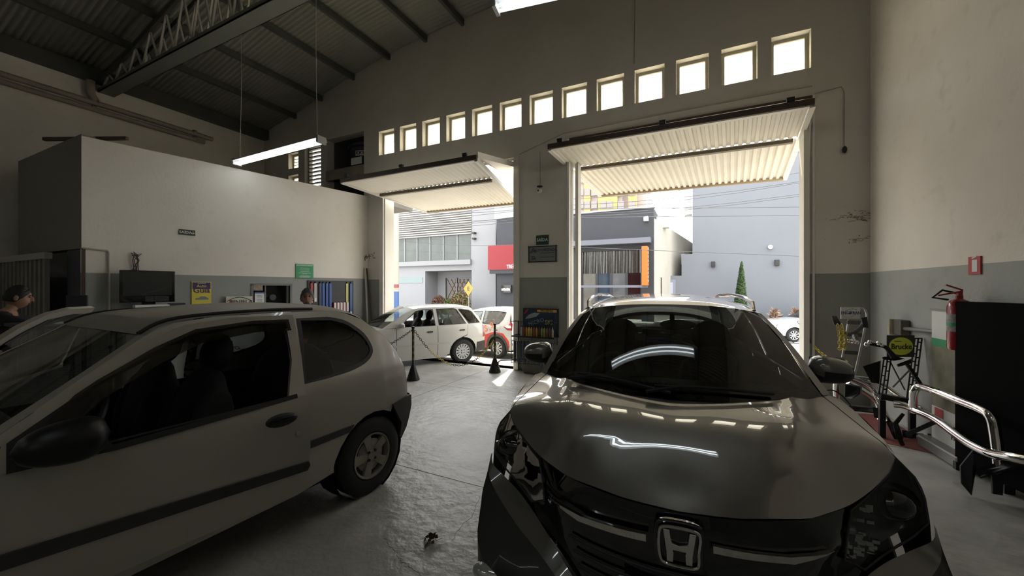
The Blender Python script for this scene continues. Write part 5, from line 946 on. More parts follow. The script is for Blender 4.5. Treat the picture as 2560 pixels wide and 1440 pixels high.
# plinth at pillar base
# palhetas board + product rack
o = empty('blade_display', (-2.77, YF, 1.05), 0, 'blue wiper blade display board with a car picture on the pillar', 'sign'); wbox(-3.14, -2.41, .72, 1.245, .02, .05, 'panel', mat('board_blue', (.035, .07, .13), .35, var=.4, scale=6), o); wbox(-3.14, -2.41, 1.235, 1.25, .015, .06, 'edge', M_bk, o); wbox(-2.84, -2.44, 1.18, 1.225, .05, .053, 'orange_band', mat('band_orange', (.75, .38, .06), .5), o)
for x_, dx_ in ((-3.14, .015), (-2.425, .015)): wbox(x_, x_ + dx_, .72, 1.245, .015, .06, 'edge', M_bk, o)
T_ = lambda s, z, x, y_, m, sx=1, sh=0: text('lettering', s, z, frame(Vector((x, YF - .055, y_)) - o.location, (1, 0, .32 if sh else 0), (-.32 if sh else 0, 0, 1)), m, o, ext=.001, sx=sx)
T_('PALHETAS', .055, -2.64, 1.202, M_bk); T_('MICRO', .11, -2.86, .98, mat('print_steel', (.25, .30, .36), .5), 1, 1); T_('SKI', .12, -2.60, .98, mat('print_gold', (.55, .45, .15), .5))
b = MB(); b.prism([(-3.10, 1.04), (-3.02, 1.12), (-2.90, 1.17), (-2.78, 1.16), (-2.86, 1.09), (-3.0, 1.05)], lambda u, v, hh: (u, YF - hh, v), .05, .054); child(b, o).build('printed_car', mat('print_silver', (.30, .32, .33), .5), o); b = MB(); b.bar((-2.73, YF - .056, .80), (-2.46, YF - .056, 1.06), .006, .022); child(b, o).build('printed_blade', M_bk, o); b = MB(); b.bar((-3.12, YF - .055, 1.13), (-3.03, YF - .055, 1.23), .004, .03); child(b, o).build('red_flash', M_bred, o)
o = empty('product_rack', (-2.8, YF - .1, 0), 0, 'black wire rack of bottles and blade bags below the blue display board', 'rack')
b = MB()
for z in (1.0, .72, .62, .20): b.tube([(-3.28, YF - .03, z), (-3.28, YF - .30, z), (-2.40, YF - .30, z), (-2.40, YF - .03, z)], .005, 6, closed=False)
for x_ in (-3.28, -2.84, -2.40): b.tube([(x_, YF - .30, 1.0), (x_, YF - .30, .62 if x_ != -3.28 else .18)], .005, 6); 
for x_ in (-3.25, -2.43): b.tube([(x_, YF - .05, .0), (x_, YF - .05, 1.0)], .010, 6)
child(b, o).build('wire_frame', M_satin, o)
b = MB(); b.box(-3.28, -2.40, YF - .30, YF - .03, .70, .715); child(b, o).build('shelf_tray', M_satin, o)
bc = [((.50, .48, .44), 'pale'), ((.38, .05, .03), 'dark red'), ((.62, .42, .06), 'golden'), ((.70, .52, .10), 'bright yellow'), ((.66, .46, .08), 'amber'), ((.30, .12, .05), 'brown'), ((.55, .32, .08), 'orange'), ((.06, .07, .03), 'black green'), ((.30, .33, .10), 'olive'), ((.40, .42, .14), 'lime'), ((.28, .12, .06), 'rust'), ((.16, .10, .07), 'dark brown'), ((.22, .16, .12), 'grey brown')]
for k, (cc, nm) in enumerate(bc):
    x_ = -3.12 + k * .053; e = empty('bottle', (x_, YF - .17, .715), 0, '%s bottle in the row on the wire rack by the pillar' % nm, 'bottle', 'bottles on the wire rack'); b = MB(); b.lathe([(0, 0), (.023, 0), (.023, .13), (.012, .165), (.010, .18), (0, .18)], 12); b.build('bottle_body', mat('bottle_%d' % k, cc, .3), e, smooth=True); b = MB(); b.lathe([(.012, .175), (.012, .20), (0, .20)], 10); b.build('cap', M_bk, e)
names = ['navy', 'slate', 'navy', 'black', 'slate', 'navy', 'black', 'navy', 'blue', 'olive', 'rust', 'violet']
pos_ = ['first', 'second', 'third', 'fourth', 'fifth', 'sixth', 'seventh', 'eighth', 'ninth', 'tenth', 'eleventh', 'twelfth']
pc = {'navy': (.018, .03, .065), 'slate': (.05, .06, .08), 'black': (.012, .012, .014), 'blue': (.05, .09, .18), 'olive': (.28, .32, .16), 'rust': (.22, .12, .05), 'violet': (.10, .07, .14)}
for k, nm in enumerate(names):
    x_ = -3.20 + k * .068; e = empty('blade_bag', (x_, YF - .305, .62), 0, '%s hanging bag from the left on the wire rack, %s coloured' % (pos_[k], nm), 'bag', 'bags hanging on the wire rack'); L_ = .40 if k < 8 else .46; b = MB(); b.box(-.026, .026, -.012, .004, -L_, 0); b.build('bag', mat('bag_' + nm + '_2', pc[nm], .3, var=.3, scale=20), e, bevel=.005); b = MB(); b.box(-.006, .006, -.004, .004, 0, .025); b.build('hook', M_satin, e)
b = MB(); b.tube([(-3.52, 6.60, 0), (-3.52, 6.60, .20), (-3.48, 6.62, .235), (-3.10, 6.86, .25), (-3.06, 6.88, .23), (-3.06, 6.88, .0)], .012, 8); tag(b.build('floor_hoop', M_satin, smooth=True), 'low bent black hoop standing on the floor at the pillar foot', 'hoop')
b = MB(); b.box(-3.05, -2.42, 6.74, 6.98, 0, .26); tag(b.build('concrete_block', mat('block_grime', (.20, .18, .15), .85, var=.3), bevel=.02), 'grimy low concrete block at the foot of the pillar', 'block')
# ================================================================ STANCHIONS AND CHAIN
M_yc = mat('chain_yellow', (.60, .45, .04), .5); M_bc = mat('chain_black', (.03, .028, .02), .5)
def stanchion(loc_, lab, tilt=0):
    o = empty('stanchion', loc_, 0, lab, 'post'); b = MB(); b.lathe([(0, 0), (.115, 0), (.118, .015), (.035, .26), (.028, .28), (0, .28)], 24); b.build('cone_base', M_satin, o, smooth=True)
    n = 14
    b = MB(); b.tube([(0, 0, .26), (tilt, 0, .93)], .022, 12); b.build('pole', mat('pole_black', (.02, .02, .018), .45), o, smooth=True)
    for k in range(5): z = .36 + k * .11; b = MB(); b.tube([(tilt * (z - .26) / .67, 0, z), (tilt * (z + .04 - .26) / .67, 0, z + .045)], .0228, 12); b.build('yellow_band', mat('band_yellow_worn', (.22, .20, .04), .5, var=.4), o, smooth=True)
    b = MB(); b.lathe([(0, .925), (.03, .925), (.03, .955), (.0, .965)], 14, Matrix.Translation((tilt, 0, 0))); b.build('pole_cap', M_satin, o, smooth=True); return o
S1, S2 = D(1033, 950, 6.86), D(1237, 930, 7.50); S1.z = 0; S2.z = 0
stanchion(S1, 'black and yellow post with cone base nearest the silver hatchback'); stanchion(S2, 'black and yellow post with cone base standing before the pillar')
lb = MB(); lb.tube([(.019 * math.cos(t) * 1.0, .011 * math.sin(t), 0) for t in [2 * PI * k / 12 for k in range(12)]], .0032, 5, closed=True)
LM = bpy.data.meshes.new('chain_link'); LM.from_pydata([(v[0] * 1.5, v[1] * 1.5, v[2] * 1.4) for v in lb.v], [], lb.f); LM.update()
for q_ in LM.polygons: q_.use_smooth = True
LMs = []
for m in (M_yc, M_bc): a_ = LM.copy(); a_.materials.append(m); LMs.append(a_)
def chain(name, pts, lab, pat):
    o = empty(name, pts[0], 0, lab, 'chain'); P = [Vector(p_) for p_ in pts]; L = [0]
    for i in range(1, len(P)): L.append(L[-1] + (P[i] - P[i - 1]).length)
    s = 0; k = 0
    while s < L[-1] and k < 290:
        i = max(j for j in range(len(L)) if L[j] <= s); i = min(i, len(P) - 2); d = (P[i + 1] - P[i]); p_ = P[i] + d * ((s - L[i]) / max(1e-6, L[i + 1] - L[i])); q_ = d.to_track_quat('X', 'Z').to_matrix().to_4x4()
        c = bpy.data.objects.new('link', LMs[0 if pat(s) else 1]); COL.objects.link(c); c.parent = o; c.matrix_local = Matrix.Translation(p_ - P[0]) @ q_ @ Matrix.Rotation(PI / 2 * (k % 2), 4, 'X'); s += .042; k += 1
    return o
def sag(a, b_, low, n=24): 
    return [a.lerp(b_, t) - Vector((0, 0, 4 * low * t * (1 - t))) for t in np.linspace(0, 1, n)]
S3, S4 = D(575, 720, 5.0), D(279, 720, 4.6); S3.z = S4.z = 0; stanchion(S3, 'black and yellow post seen through the window of the silver hatchback'); stanchion(S4, 'black and yellow post seen through the windscreen opening of the silver hatchback, furthest left')
T1, T2 = S1 + Vector((.02, 0, .90)), S2 + Vector((-.02, 0, .62))
chain('plastic_chain', sag(T1, T2, .56), 'yellow and black plastic chain sagging between the two posts', lambda s: .45 < s % 1.1 < 1.0)
chain('plastic_chain', sag(S1 + Vector((-.02, 0, .90)), S3 + Vector((.02, 0, .90)), .40), 'yellow and black plastic chain running from the near post behind the silver hatchback', lambda s: .5 < s % 1.2 < 1.2)
chain('plastic_chain', sag(D(1997, 806, 6.0), D(2120, 905, 4.9), .18), 'yellow and black plastic chain hooked to the right door jamb', lambda s: s > .42)
# ================================================================ RIGHT-HAND CORNER
o = empty('extinguisher_sign', D(2428, 663, 3.50), 0, 'red square fire extinguisher sign on the right wall', 'sign')
wd = Vector((.0685, -1, 0)).normalized(); wnm = Vector((-1, -.0685, 0)).normalized()
def RP(y, z, off=0): return Vector((xr(y), y, z)) + wnm * off
def rbox(y0, y1, z0, z1, a0, a1): b = MB(); b.add([RP(y, z, o_) for o_ in (a0, a1) for z in (z0, z1) for y in (y0, y1)], [(0, 1, 3, 2), (4, 6, 7, 5), (0, 4, 5, 1), (2, 3, 7, 6), (0, 2, 6, 4), (1, 5, 7, 3)]); return b
o.location = RP(5.02, 1.86); child(rbox(4.96, 5.11, 1.775, 1.94, .001, .012), o).build('panel', mat('sign_red_int', (.45, .03, .03), .5), o); child(rbox(4.995, 5.06, 1.80, 1.91, .012, .014), o).build('pictogram', M_paper, o); b = MB(); b.bar(RP(5.06, 1.925, .014), RP(5.0, 1.94, .014), .003, .012); child(b, o).build('pictogram_hose', M_paper, o)
c = RP(4.98, 0, .14); o = empty('fire_extinguisher', c + Vector((0, 0, 1.08)), 0, 'red fire extinguisher hung on the right wall behind the black board', 'fire extinguisher')
b = MB(); b.lathe([(0, 0), (.075, 0), (.08, .02), (.08, .40), (.06, .45), (.025, .47), (.025, .50), (0, .50)], 24); b.build('cylinder', mat('extinguisher_red', (.30, .015, .02), .25, coat=.5), o, smooth=True); b = MB(); b.lathe([(.081, .17), (.081, .33)], 24); b.build('label_band', mat('label_mix', (.55, .52, .48), .5, var=.5, scale=25), o, smooth=True); b = MB(); b.lathe([(.0815, .22), (.0815, .25)], 24); b.build('green_band', M_green, o, smooth=True)
b = MB(); b.bar((0, 0, .50), (0, 0, .54), .04, .03); b.bar((.02, 0, .54), (-.15, -.02, .50), .018, .012); b.bar((.02, 0, .55), (-.10, -.02, .60), .018, .012); b.build('lever', M_bred, o); b = MB(); b.tube([(0, .03, .52), (-.10, .03, .55), (-.17, .02, .48), (-.05, .06, .46)], .010, 8); b.build('hose', M_satin, o, smooth=True)
o = empty('banner', RP(5.25, 0, .12), 0, 'narrow roll up banner with white head and green stripe behind the black board', 'banner')
z0 = .12
for nm, a0, a1, m in (('banner_print', .45, 1.06, mat('banner_photo', (.38, .35, .24), .5, var=.5, scale=4)), ('green_stripe', 1.06, 1.14, M_green), ('banner_head', 1.14, 1.42, M_paper), ('banner_foot', .12, .45, M_paper)): child(rbox(4.95, 5.45, a0, a1, .10, .104), o).build(nm, m, o)
child(rbox(4.95, 5.46, 1.42, 1.44, .09, .115), o).build('top_rail', M_alu, o); child(rbox(4.9, 5.5, 0, .12, .04, .2), o).build('base', M_alu, o, bevel=.02); child(rbox(5.27, 5.40, .30, .44, .105, .107), o).build('red_patch', M_bred, o)
text('lettering', 'Ph', .07, frame(RP(5.12, .22, .108) - o.location, -wd * -1, (0, 0, 1)), M_bk, o, ext=.001)
b = MB(); q0, q1 = D(2386, 720, 3.50), D(2700, 720, 2.62); q0.z = q1.z = 0; dd = (q1 - q0); b.add([q0 + Vector((0, 0, z)) + n_ for z in (.06, 1.53) for n_ in (Vector((0, 0, 0)), Vector((.035, .02, 0)))] + [q1 + Vector((0, 0, z)) + n_ for z in (.06, 1.53) for n_ in (Vector((0, 0, 0)), Vector((.035, .02, 0)))], [(0, 1, 3, 2), (4, 6, 7, 5), (0, 4, 5, 1), (2, 3, 7, 6), (0, 2, 6, 4), (1, 5, 7, 3)])
o = tag(b.build('black_board', mat('black_carpet', (.003, .003, .003), .9, spec=.1), bevel=.01), 'large matt black board leaning at the right edge of the photo', 'board')
for t_ in (.05, .5): 
    b = MB(); c0 = q0 + dd * t_; b.box(c0.x - .02, c0.x + .04, c0.y, c0.y + .05, 0, .07); b.build('foot', M_satin, o)
# chrome bars
def rollbar(name, segs, lab, r=.028, m=M_chrome, plates=(), cat='roll bar'):
    o = empty(name, (0, 0, 0), 0, lab, cat); first = Vector(D(*segs[0][0])); o.location = (first.x, first.y, 0)
    for s_ in segs:
        P = [Vector(D(*p_)) for p_ in s_]; Q = [Vector(c_) for c_ in catmull(P, 5)] if len(P) > 2 else P; b = MB(); b.tube(Q, r, 14); child(b, o).build('tube', m, o, smooth=True)
    for quad in plates:
        P = [Vector(D(*p_)) for p_ in quad]; n_ = (P[1] - P[0]).cross(P[2] - P[0]).normalized() * .008; k = len(P); b = MB(); b.add([p_ + n_ for p_ in P] + [p_ - n_ for p_ in P], [tuple(range(k)), tuple(range(2 * k - 1, k - 1, -1))] + [(i, (i + 1) % k, k + (i + 1) % k, k + i) for i in range(k)]); child(b, o).build('bracket', M_satin, o)
    return o
rollbar('roll_bar', [[(2235, 1010, 4.12), (2262, 1014, 4.05), (2300, 1030, 3.9), (2345, 1052, 3.65), (2390, 1085, 3.4), (2430, 1112, 3.2), (2480, 1135, 3.0), (2540, 1145, 2.8), (2640, 1165, 2.6)],
    [(2285, 1030, 3.98), (2283, 995, 3.95), (2287, 975, 3.92), (2303, 967, 3.88), (2345, 980, 3.65), (2400, 1002, 3.4), (2450, 1022, 3.18), (2476, 1040, 3.08), (2487, 1075, 3.05), (2498, 1160, 3.0), (2503, 1180, 2.98)]], 'polished steel roll bar lying on the floor, nearest of the tubes at the right', .036,
    plates=[[(2232, 1058, 4.08), (2255, 1032, 4.05), (2262, 1036, 4.04), (2240, 1066, 4.06), (2262, 1112, 3.98), (2252, 1116, 4.0), (2238, 1085, 4.04)], [(2262, 1082, 4.0), (2330, 1052, 3.8), (2340, 1060, 3.78), (2268, 1092, 3.98)], [(2400, 1165, 3.12), (2432, 1125, 3.1), (2440, 1165, 3.08), (2428, 1238, 3.03), (2402, 1208, 3.08)], [(2478, 1186, 3.0), (2508, 1182, 2.98), (2505, 1238, 2.96), (2480, 1234, 2.98)], [(2440, 1175, 3.08), (2520, 1150, 2.95), (2560, 1160, 2.85), (2450, 1195, 3.06)]])
rollbar('roll_bar', [[(2092, 1012, 4.75), (2090, 965, 4.7), (2097, 948, 4.68), (2120, 944, 4.66), (2155, 955, 4.6), (2180, 972, 4.55), (2195, 995, 4.5), (2222, 1055, 4.3)], [(2110, 944, 4.66), (2160, 947, 4.62), (2205, 962, 4.5), (2250, 992, 4.3), (2300, 1020, 4.1), (2340, 1045, 4.0)], [(2120, 955, 4.8), (2170, 985, 4.75), (2195, 1010, 4.7), (2200, 1050, 4.65)]], 'polished roll bar hoop behind, under the crossover mirror', .030,
    plates=[[(2086, 1012, 4.75), (2185, 1022, 4.55), (2190, 1032, 4.5), (2090, 1022, 4.72)], [(2182, 1018, 4.5), (2215, 1022, 4.4), (2212, 1048, 4.38), (2186, 1044, 4.45)], [(2215, 1052, 4.32), (2245, 1060, 4.22), (2258, 1095, 4.15), (2248, 1118, 4.12), (2230, 1085, 4.2)]])
rollbar('side_step', [[(2320, 1075, 4.2), (2350, 1083, 4.1), (2372, 1078, 4.05), (2392, 1062, 4.0)], [(2285, 1085, 4.3), (2330, 1090, 4.2)]], 'low bent tube with slotted black brackets on the red floor patch', .022,
    plates=[[(2318, 1084, 4.15), (2385, 1090, 4.0), (2392, 1118, 3.95), (2360, 1122, 3.98), (2330, 1108, 4.1)], [(2255, 1075, 4.25), (2282, 1080, 4.2), (2280, 1100, 4.18), (2258, 1098, 4.22)]], cat='bracket')
# trolley with hitch parts
o = rollbar('hand_trolley', [[(2100, 925, 5.0), (2112, 860, 5.05), (2122, 800, 5.1)], [(2135, 945, 4.9), (2152, 870, 4.95), (2166, 800, 5.0), (2166, 782, 5.02), (2158, 772, 5.05), (2140, 771, 5.08)]], 'grey steel hand trolley standing in the corner with hitches hung on it', .013, mat('trolley_steel', (.42, .41, .38), .35, .6), cat='trolley')
for py in (805, 835, 880): b = MB(); b.bar(D(2118 - (py - 805) * .13, py, 5.06), D(2164 - (py - 805) * .2, py + 3, 5.0), .012, .05); child(b, o).build('cross_plate', mat('trolley_dark', (.10, .10, .09), .5), o)
o = rollbar('tow_hitch', [[(2098, 830, 4.95), (2115, 835, 4.9), (2135, 832, 4.85), (2155, 815, 4.85), (2160, 800, 4.88)]], 'dark steel tow hitch with a ball hanging on the hand trolley', .024, mat('hitch_grey', (.10, .10, .10), .45, .5), plates=[[(2078, 790, 5.0), (2090, 790, 5.0), (2103, 812, 4.98), (2085, 812, 4.98)], [(2152, 795, 4.85), (2166, 792, 4.85), (2170, 820, 4.83), (2158, 818, 4.83)]], cat='hitch')
for px, py, t_, rr in ((2124, 852, 4.82, .028), (2133, 853, 4.8, .034), (2141, 856, 4.8, .028)): b = MB(); b.ell(D(px, py, t_), (rr, rr, rr)); child(b, o).build('ball', M_chrome, o, smooth=True)
b = MB(); b.bar(D(2136, 836, 4.84), D(2140, 850, 4.82), .05, .03); child(b, o).build('ball_mount', M_alu, o)
p_ = D(2127, 783, 4.9); X_ = Vector((math.cos(YAW), math.sin(YAW), 0)); Z_ = Vector((0, 0, 1)); Yd_ = X_.cross(Z_)
def cardboard(name, px0, px1, py0, py1, t_, lab, m, tk=.01, cat='sign', rot=0, bev=0):
    a_, c_ = D(px0, py1, t_), D(px1, py0, t_); ce_ = (a_ + c_) / 2; wv, hv = (c_ - a_).dot(X_) / 2, (c_.z - a_.z) / 2; o = empty(name, ce_, YAW, lab, cat); b = MB(); b.box(-wv, wv, 0, tk, -hv, hv); b.build('panel', m, o, bevel=bev); return o, wv, hv
o, wv, hv = cardboard('brand_card', 2103, 2151, 768, 797, 4.9, 'white card sign with a swoosh logo above the hitches in the corner', M_paper)
text('lettering', 'ENG TRAN', .052, frame((0, -.001, 0), (1, 0, 0), (0, 0, 1)), M_pur, o, ext=.001); b = MB(); b.tube([(.09 * math.cos(t_) - .01, -.003, .05 * math.sin(t_) * 1 + .02 * math.cos(t_)) for t_ in np.linspace(.3, 5.6, 24)], .002, 5); b.build('logo_swoosh', mat('print_greyblue', (.20, .22, .30), .5), o); b = MB(); b.ell((-.012, -.002, 0), (.012, .002, .02)); b.build('logo_drop', M_pur, o, smooth=True)
o, wv, hv = cardboard('brand_plate', 2218, 2287, 838, 893, 4.22, 'dark grey plate with a lime yellow oval logo on the black stand', mat('plate_dark', (.035, .034, .032), .5), bev=.004)
b = MB(); b.prism([(.132 * math.cos(t_) - .003, .098 * math.sin(t_)) for t_ in np.linspace(0, 2 * PI, 36, endpoint=False)], lambda u, v, hh: (u, hh, v), -.004, -.001); b.build('oval', M_ygreen, o); text('lettering', 'Brucke', .085, frame((0, -.006, -.005), (1, 0, 0), (0, 0, 1)), M_bk, o, ext=.001, sx=.95); b = MB(); b.box(-.075, .0, -.006, -.004, .048, .060); b.build('print_line', mat('print_olive', (.30, .34, .03), .5), o)
o = empty('slotted_stand', D(2245, 960, 4.3), 0, 'black slotted steel stand with crossed braces under the oval plate', 'stand')
def slotted(p0, p1, wd_, nm='slotted_rail'):
    p0, p1 = Vector(D(*p0)), Vector(D(*p1)); L_ = (p1 - p0).length; dz_ = (p1 - p0) / L_; xx_ = X_; b = MB(); n_ = max(3, int(L_ / .085))
    for k in (-1, 0, 1): b.bar(p0 + xx_ * wd_ * k / 2, p1 + xx_ * wd_ * k / 2, .010, .012)
    for k in range(n_ + 1): q_ = p0 + dz_ * L_ * k / n_; b.bar(q_ - xx_ * wd_ / 2, q_ + xx_ * 0, .010, .012); q_ = p0 + dz_ * L_ * min(1, (k + .5) / n_); b.bar(q_, q_ + xx_ * wd_ / 2, .010, .012)
    child(b, o).build(nm, M_satin, o)
slotted((2206, 985, 4.3), (2219, 893, 4.3), .08); slotted((2276, 1000, 4.2), (2296, 846, 4.24), .08)
for a_, c_ in (((2226, 905, 4.3), (2262, 975, 4.27)), ((2232, 968, 4.27), (2274, 925, 4.28))): b = MB(); b.bar(D(*a_), D(*c_), .016, .006); child(b, o).build('brace', M_satin, o)
b = MB(); b.bar(D(2200, 990, 4.28), D(2285, 1005, 4.15), .07, .06); child(b, o).build('base_beam', M_satin, o); b = MB(); b.box(*[v for v in (-.06, .06, -.08, .08, 0, .03)]); 
for px in (2205, 2280): c_ = D(px, 1000, 4.22); b = MB(); b.bar(Vector((c_.x, c_.y, .0)), Vector((c_.x, c_.y, c_.z)), .05, .05); child(b, o).build('leg', M_satin, o)
rollbar('tow_hitch', [[(2170, 858, 4.15), (2190, 862, 4.13), (2210, 866, 4.11), (2222, 876, 4.09), (2238, 893, 4.07)]], 'black tow hitch arm with chrome ball couplings before the oval plate', .020, M_satin, plates=[[(2212, 870, 4.10), (2222, 868, 4.10), (2240, 893, 4.07), (2228, 896, 4.08)], [(2205, 893, 4.15), (2235, 890, 4.11), (2262, 897, 4.07), (2235, 902, 4.11), (2208, 899, 4.15)], [(2242, 911, 4.05), (2276, 898, 4.03), (2280, 908, 4.01), (2246, 917, 4.05)], [(2270, 908, 4.03), (2306, 960, 3.95), (2298, 962, 3.95), (2264, 912, 4.03)]], cat='hitch')
o = [x_ for x_ in bpy.data.objects if x_.name == 'tow_hitch.001'][0]
for px, py, rr in ((2167, 861, .024), (2175, 855, .022), (2198, 858, .026), (2206, 862, .022)): b = MB(); b.ell(D(px, py, 4.09), (rr, rr, rr)); child(b, o).build('ball', M_chrome, o, smooth=True)
b = MB(); P = [D(2157, 916, 4.6), D(2200, 902, 4.55), D(2198, 960, 4.5), D(2178, 956, 4.52)]; b.add(P + [p_ + Vector((.02, .03, 0)) for p_ in P], [(0, 1, 2, 3), (7, 6, 5, 4), (0, 4, 5, 1), (1, 5, 6, 2), (2, 6, 7, 3), (3, 7, 4, 0)]); tag(b.build('skid_plate', M_satin), 'black angular steel plate standing left of the slotted stand', 'plate')
b = MB(); P = [D(2112, 960, 4.7), D(2150, 968, 4.6), D(2150, 985, 4.58), D(2130, 997, 4.6), D(2110, 996, 4.7)]; b.add(P + [p_ + Vector((.04, .06, 0)) for p_ in P], [(0, 1, 2, 3, 4), (9, 8, 7, 6, 5)] + [(i, (i + 1) % 5, 5 + (i + 1) % 5, 5 + i) for i in range(5)]); tag(b.build('motor_housing', M_satin, bevel=.01), 'black faceted housing inside the rear polished hoop', 'housing')
b = MB(); b.tube([RP(6.15, 1.17, .05), RP(5.35, 1.20, .05)], .022, 10); tag(b.build('wall_pipe', mat('pipe_grey', (.24, .24, .22), .4, .3), smooth=True), 'grey horizontal pipe on the right wall ending at a junction box', 'pipe')
b = rbox(6.05, 6.22, 1.09, 1.27, .0, .09); tag(b.build('junction_box', mat('box_olive', (.16, .15, .12), .5), bevel=.008), 'olive junction box on the right wall above the oval plate', 'box')
b = rbox(6.22, 6.27, 1.08, 1.27, .0, .12); tag(b.build('switch_strip', mat('strip_cream', (.62, .58, .42), .5)), 'cream switch strip at the side of the olive junction box', 'switch')
for k, (px, lab) in enumerate(((2098, 'yellow plastic chain loop hanging at the hitches, left strand'), (2108, 'yellow plastic chain loop hanging at the hitches, right strand'))):
    chain('plastic_chain', [D(px - 3, 815, 4.85), D(px + 1, 845, 4.85), D(px + 1, 872, 4.85), D(px + 5, 872, 4.83), D(px + 5, 830, 4.84)], lab, lambda s: True)
# charger cables on the crossover
cab = [(2005, 972, 2.60), (2040, 980, 2.5), (2075, 975, 2.42), (2100, 985, 2.38), (2125, 1012, 2.3), (2150, 1060, 2.15)]
b = MB(); b.tube([Vector(c_) for c_ in catmull([tuple(D(*c_)) for c_ in cab], 6)], .004, 6); tag(b.build('loose_cable', M_bk, smooth=True), 'thin black cable trailing over the right front corner of the crossover', 'cable')
# dry leaf on floor
b = MB(); rnd = random.Random(3); c_ = Vector((-1.56, 2.02, .0))
for k in range(16): a_ = Vector((rnd.gauss(0, .025), rnd.gauss(0, .025), abs(rnd.gauss(.02, .012)))); d_2 = Vector((rnd.gauss(0, .02), rnd.gauss(0, .02), rnd.gauss(0, .012))); e_ = d_2.orthogonal().normalized() * .014; b.add([c_ + a_ - d_2, c_ + a_ + e_, c_ + a_ + d_2, c_ + a_ - e_], [(0, 1, 2, 3)])
tag(b.build('dry_leaf', mat('leaf_brown', (.10, .065, .04), .8)), 'crumpled dry brown leaf lying on the concrete between the cars', 'leaf')
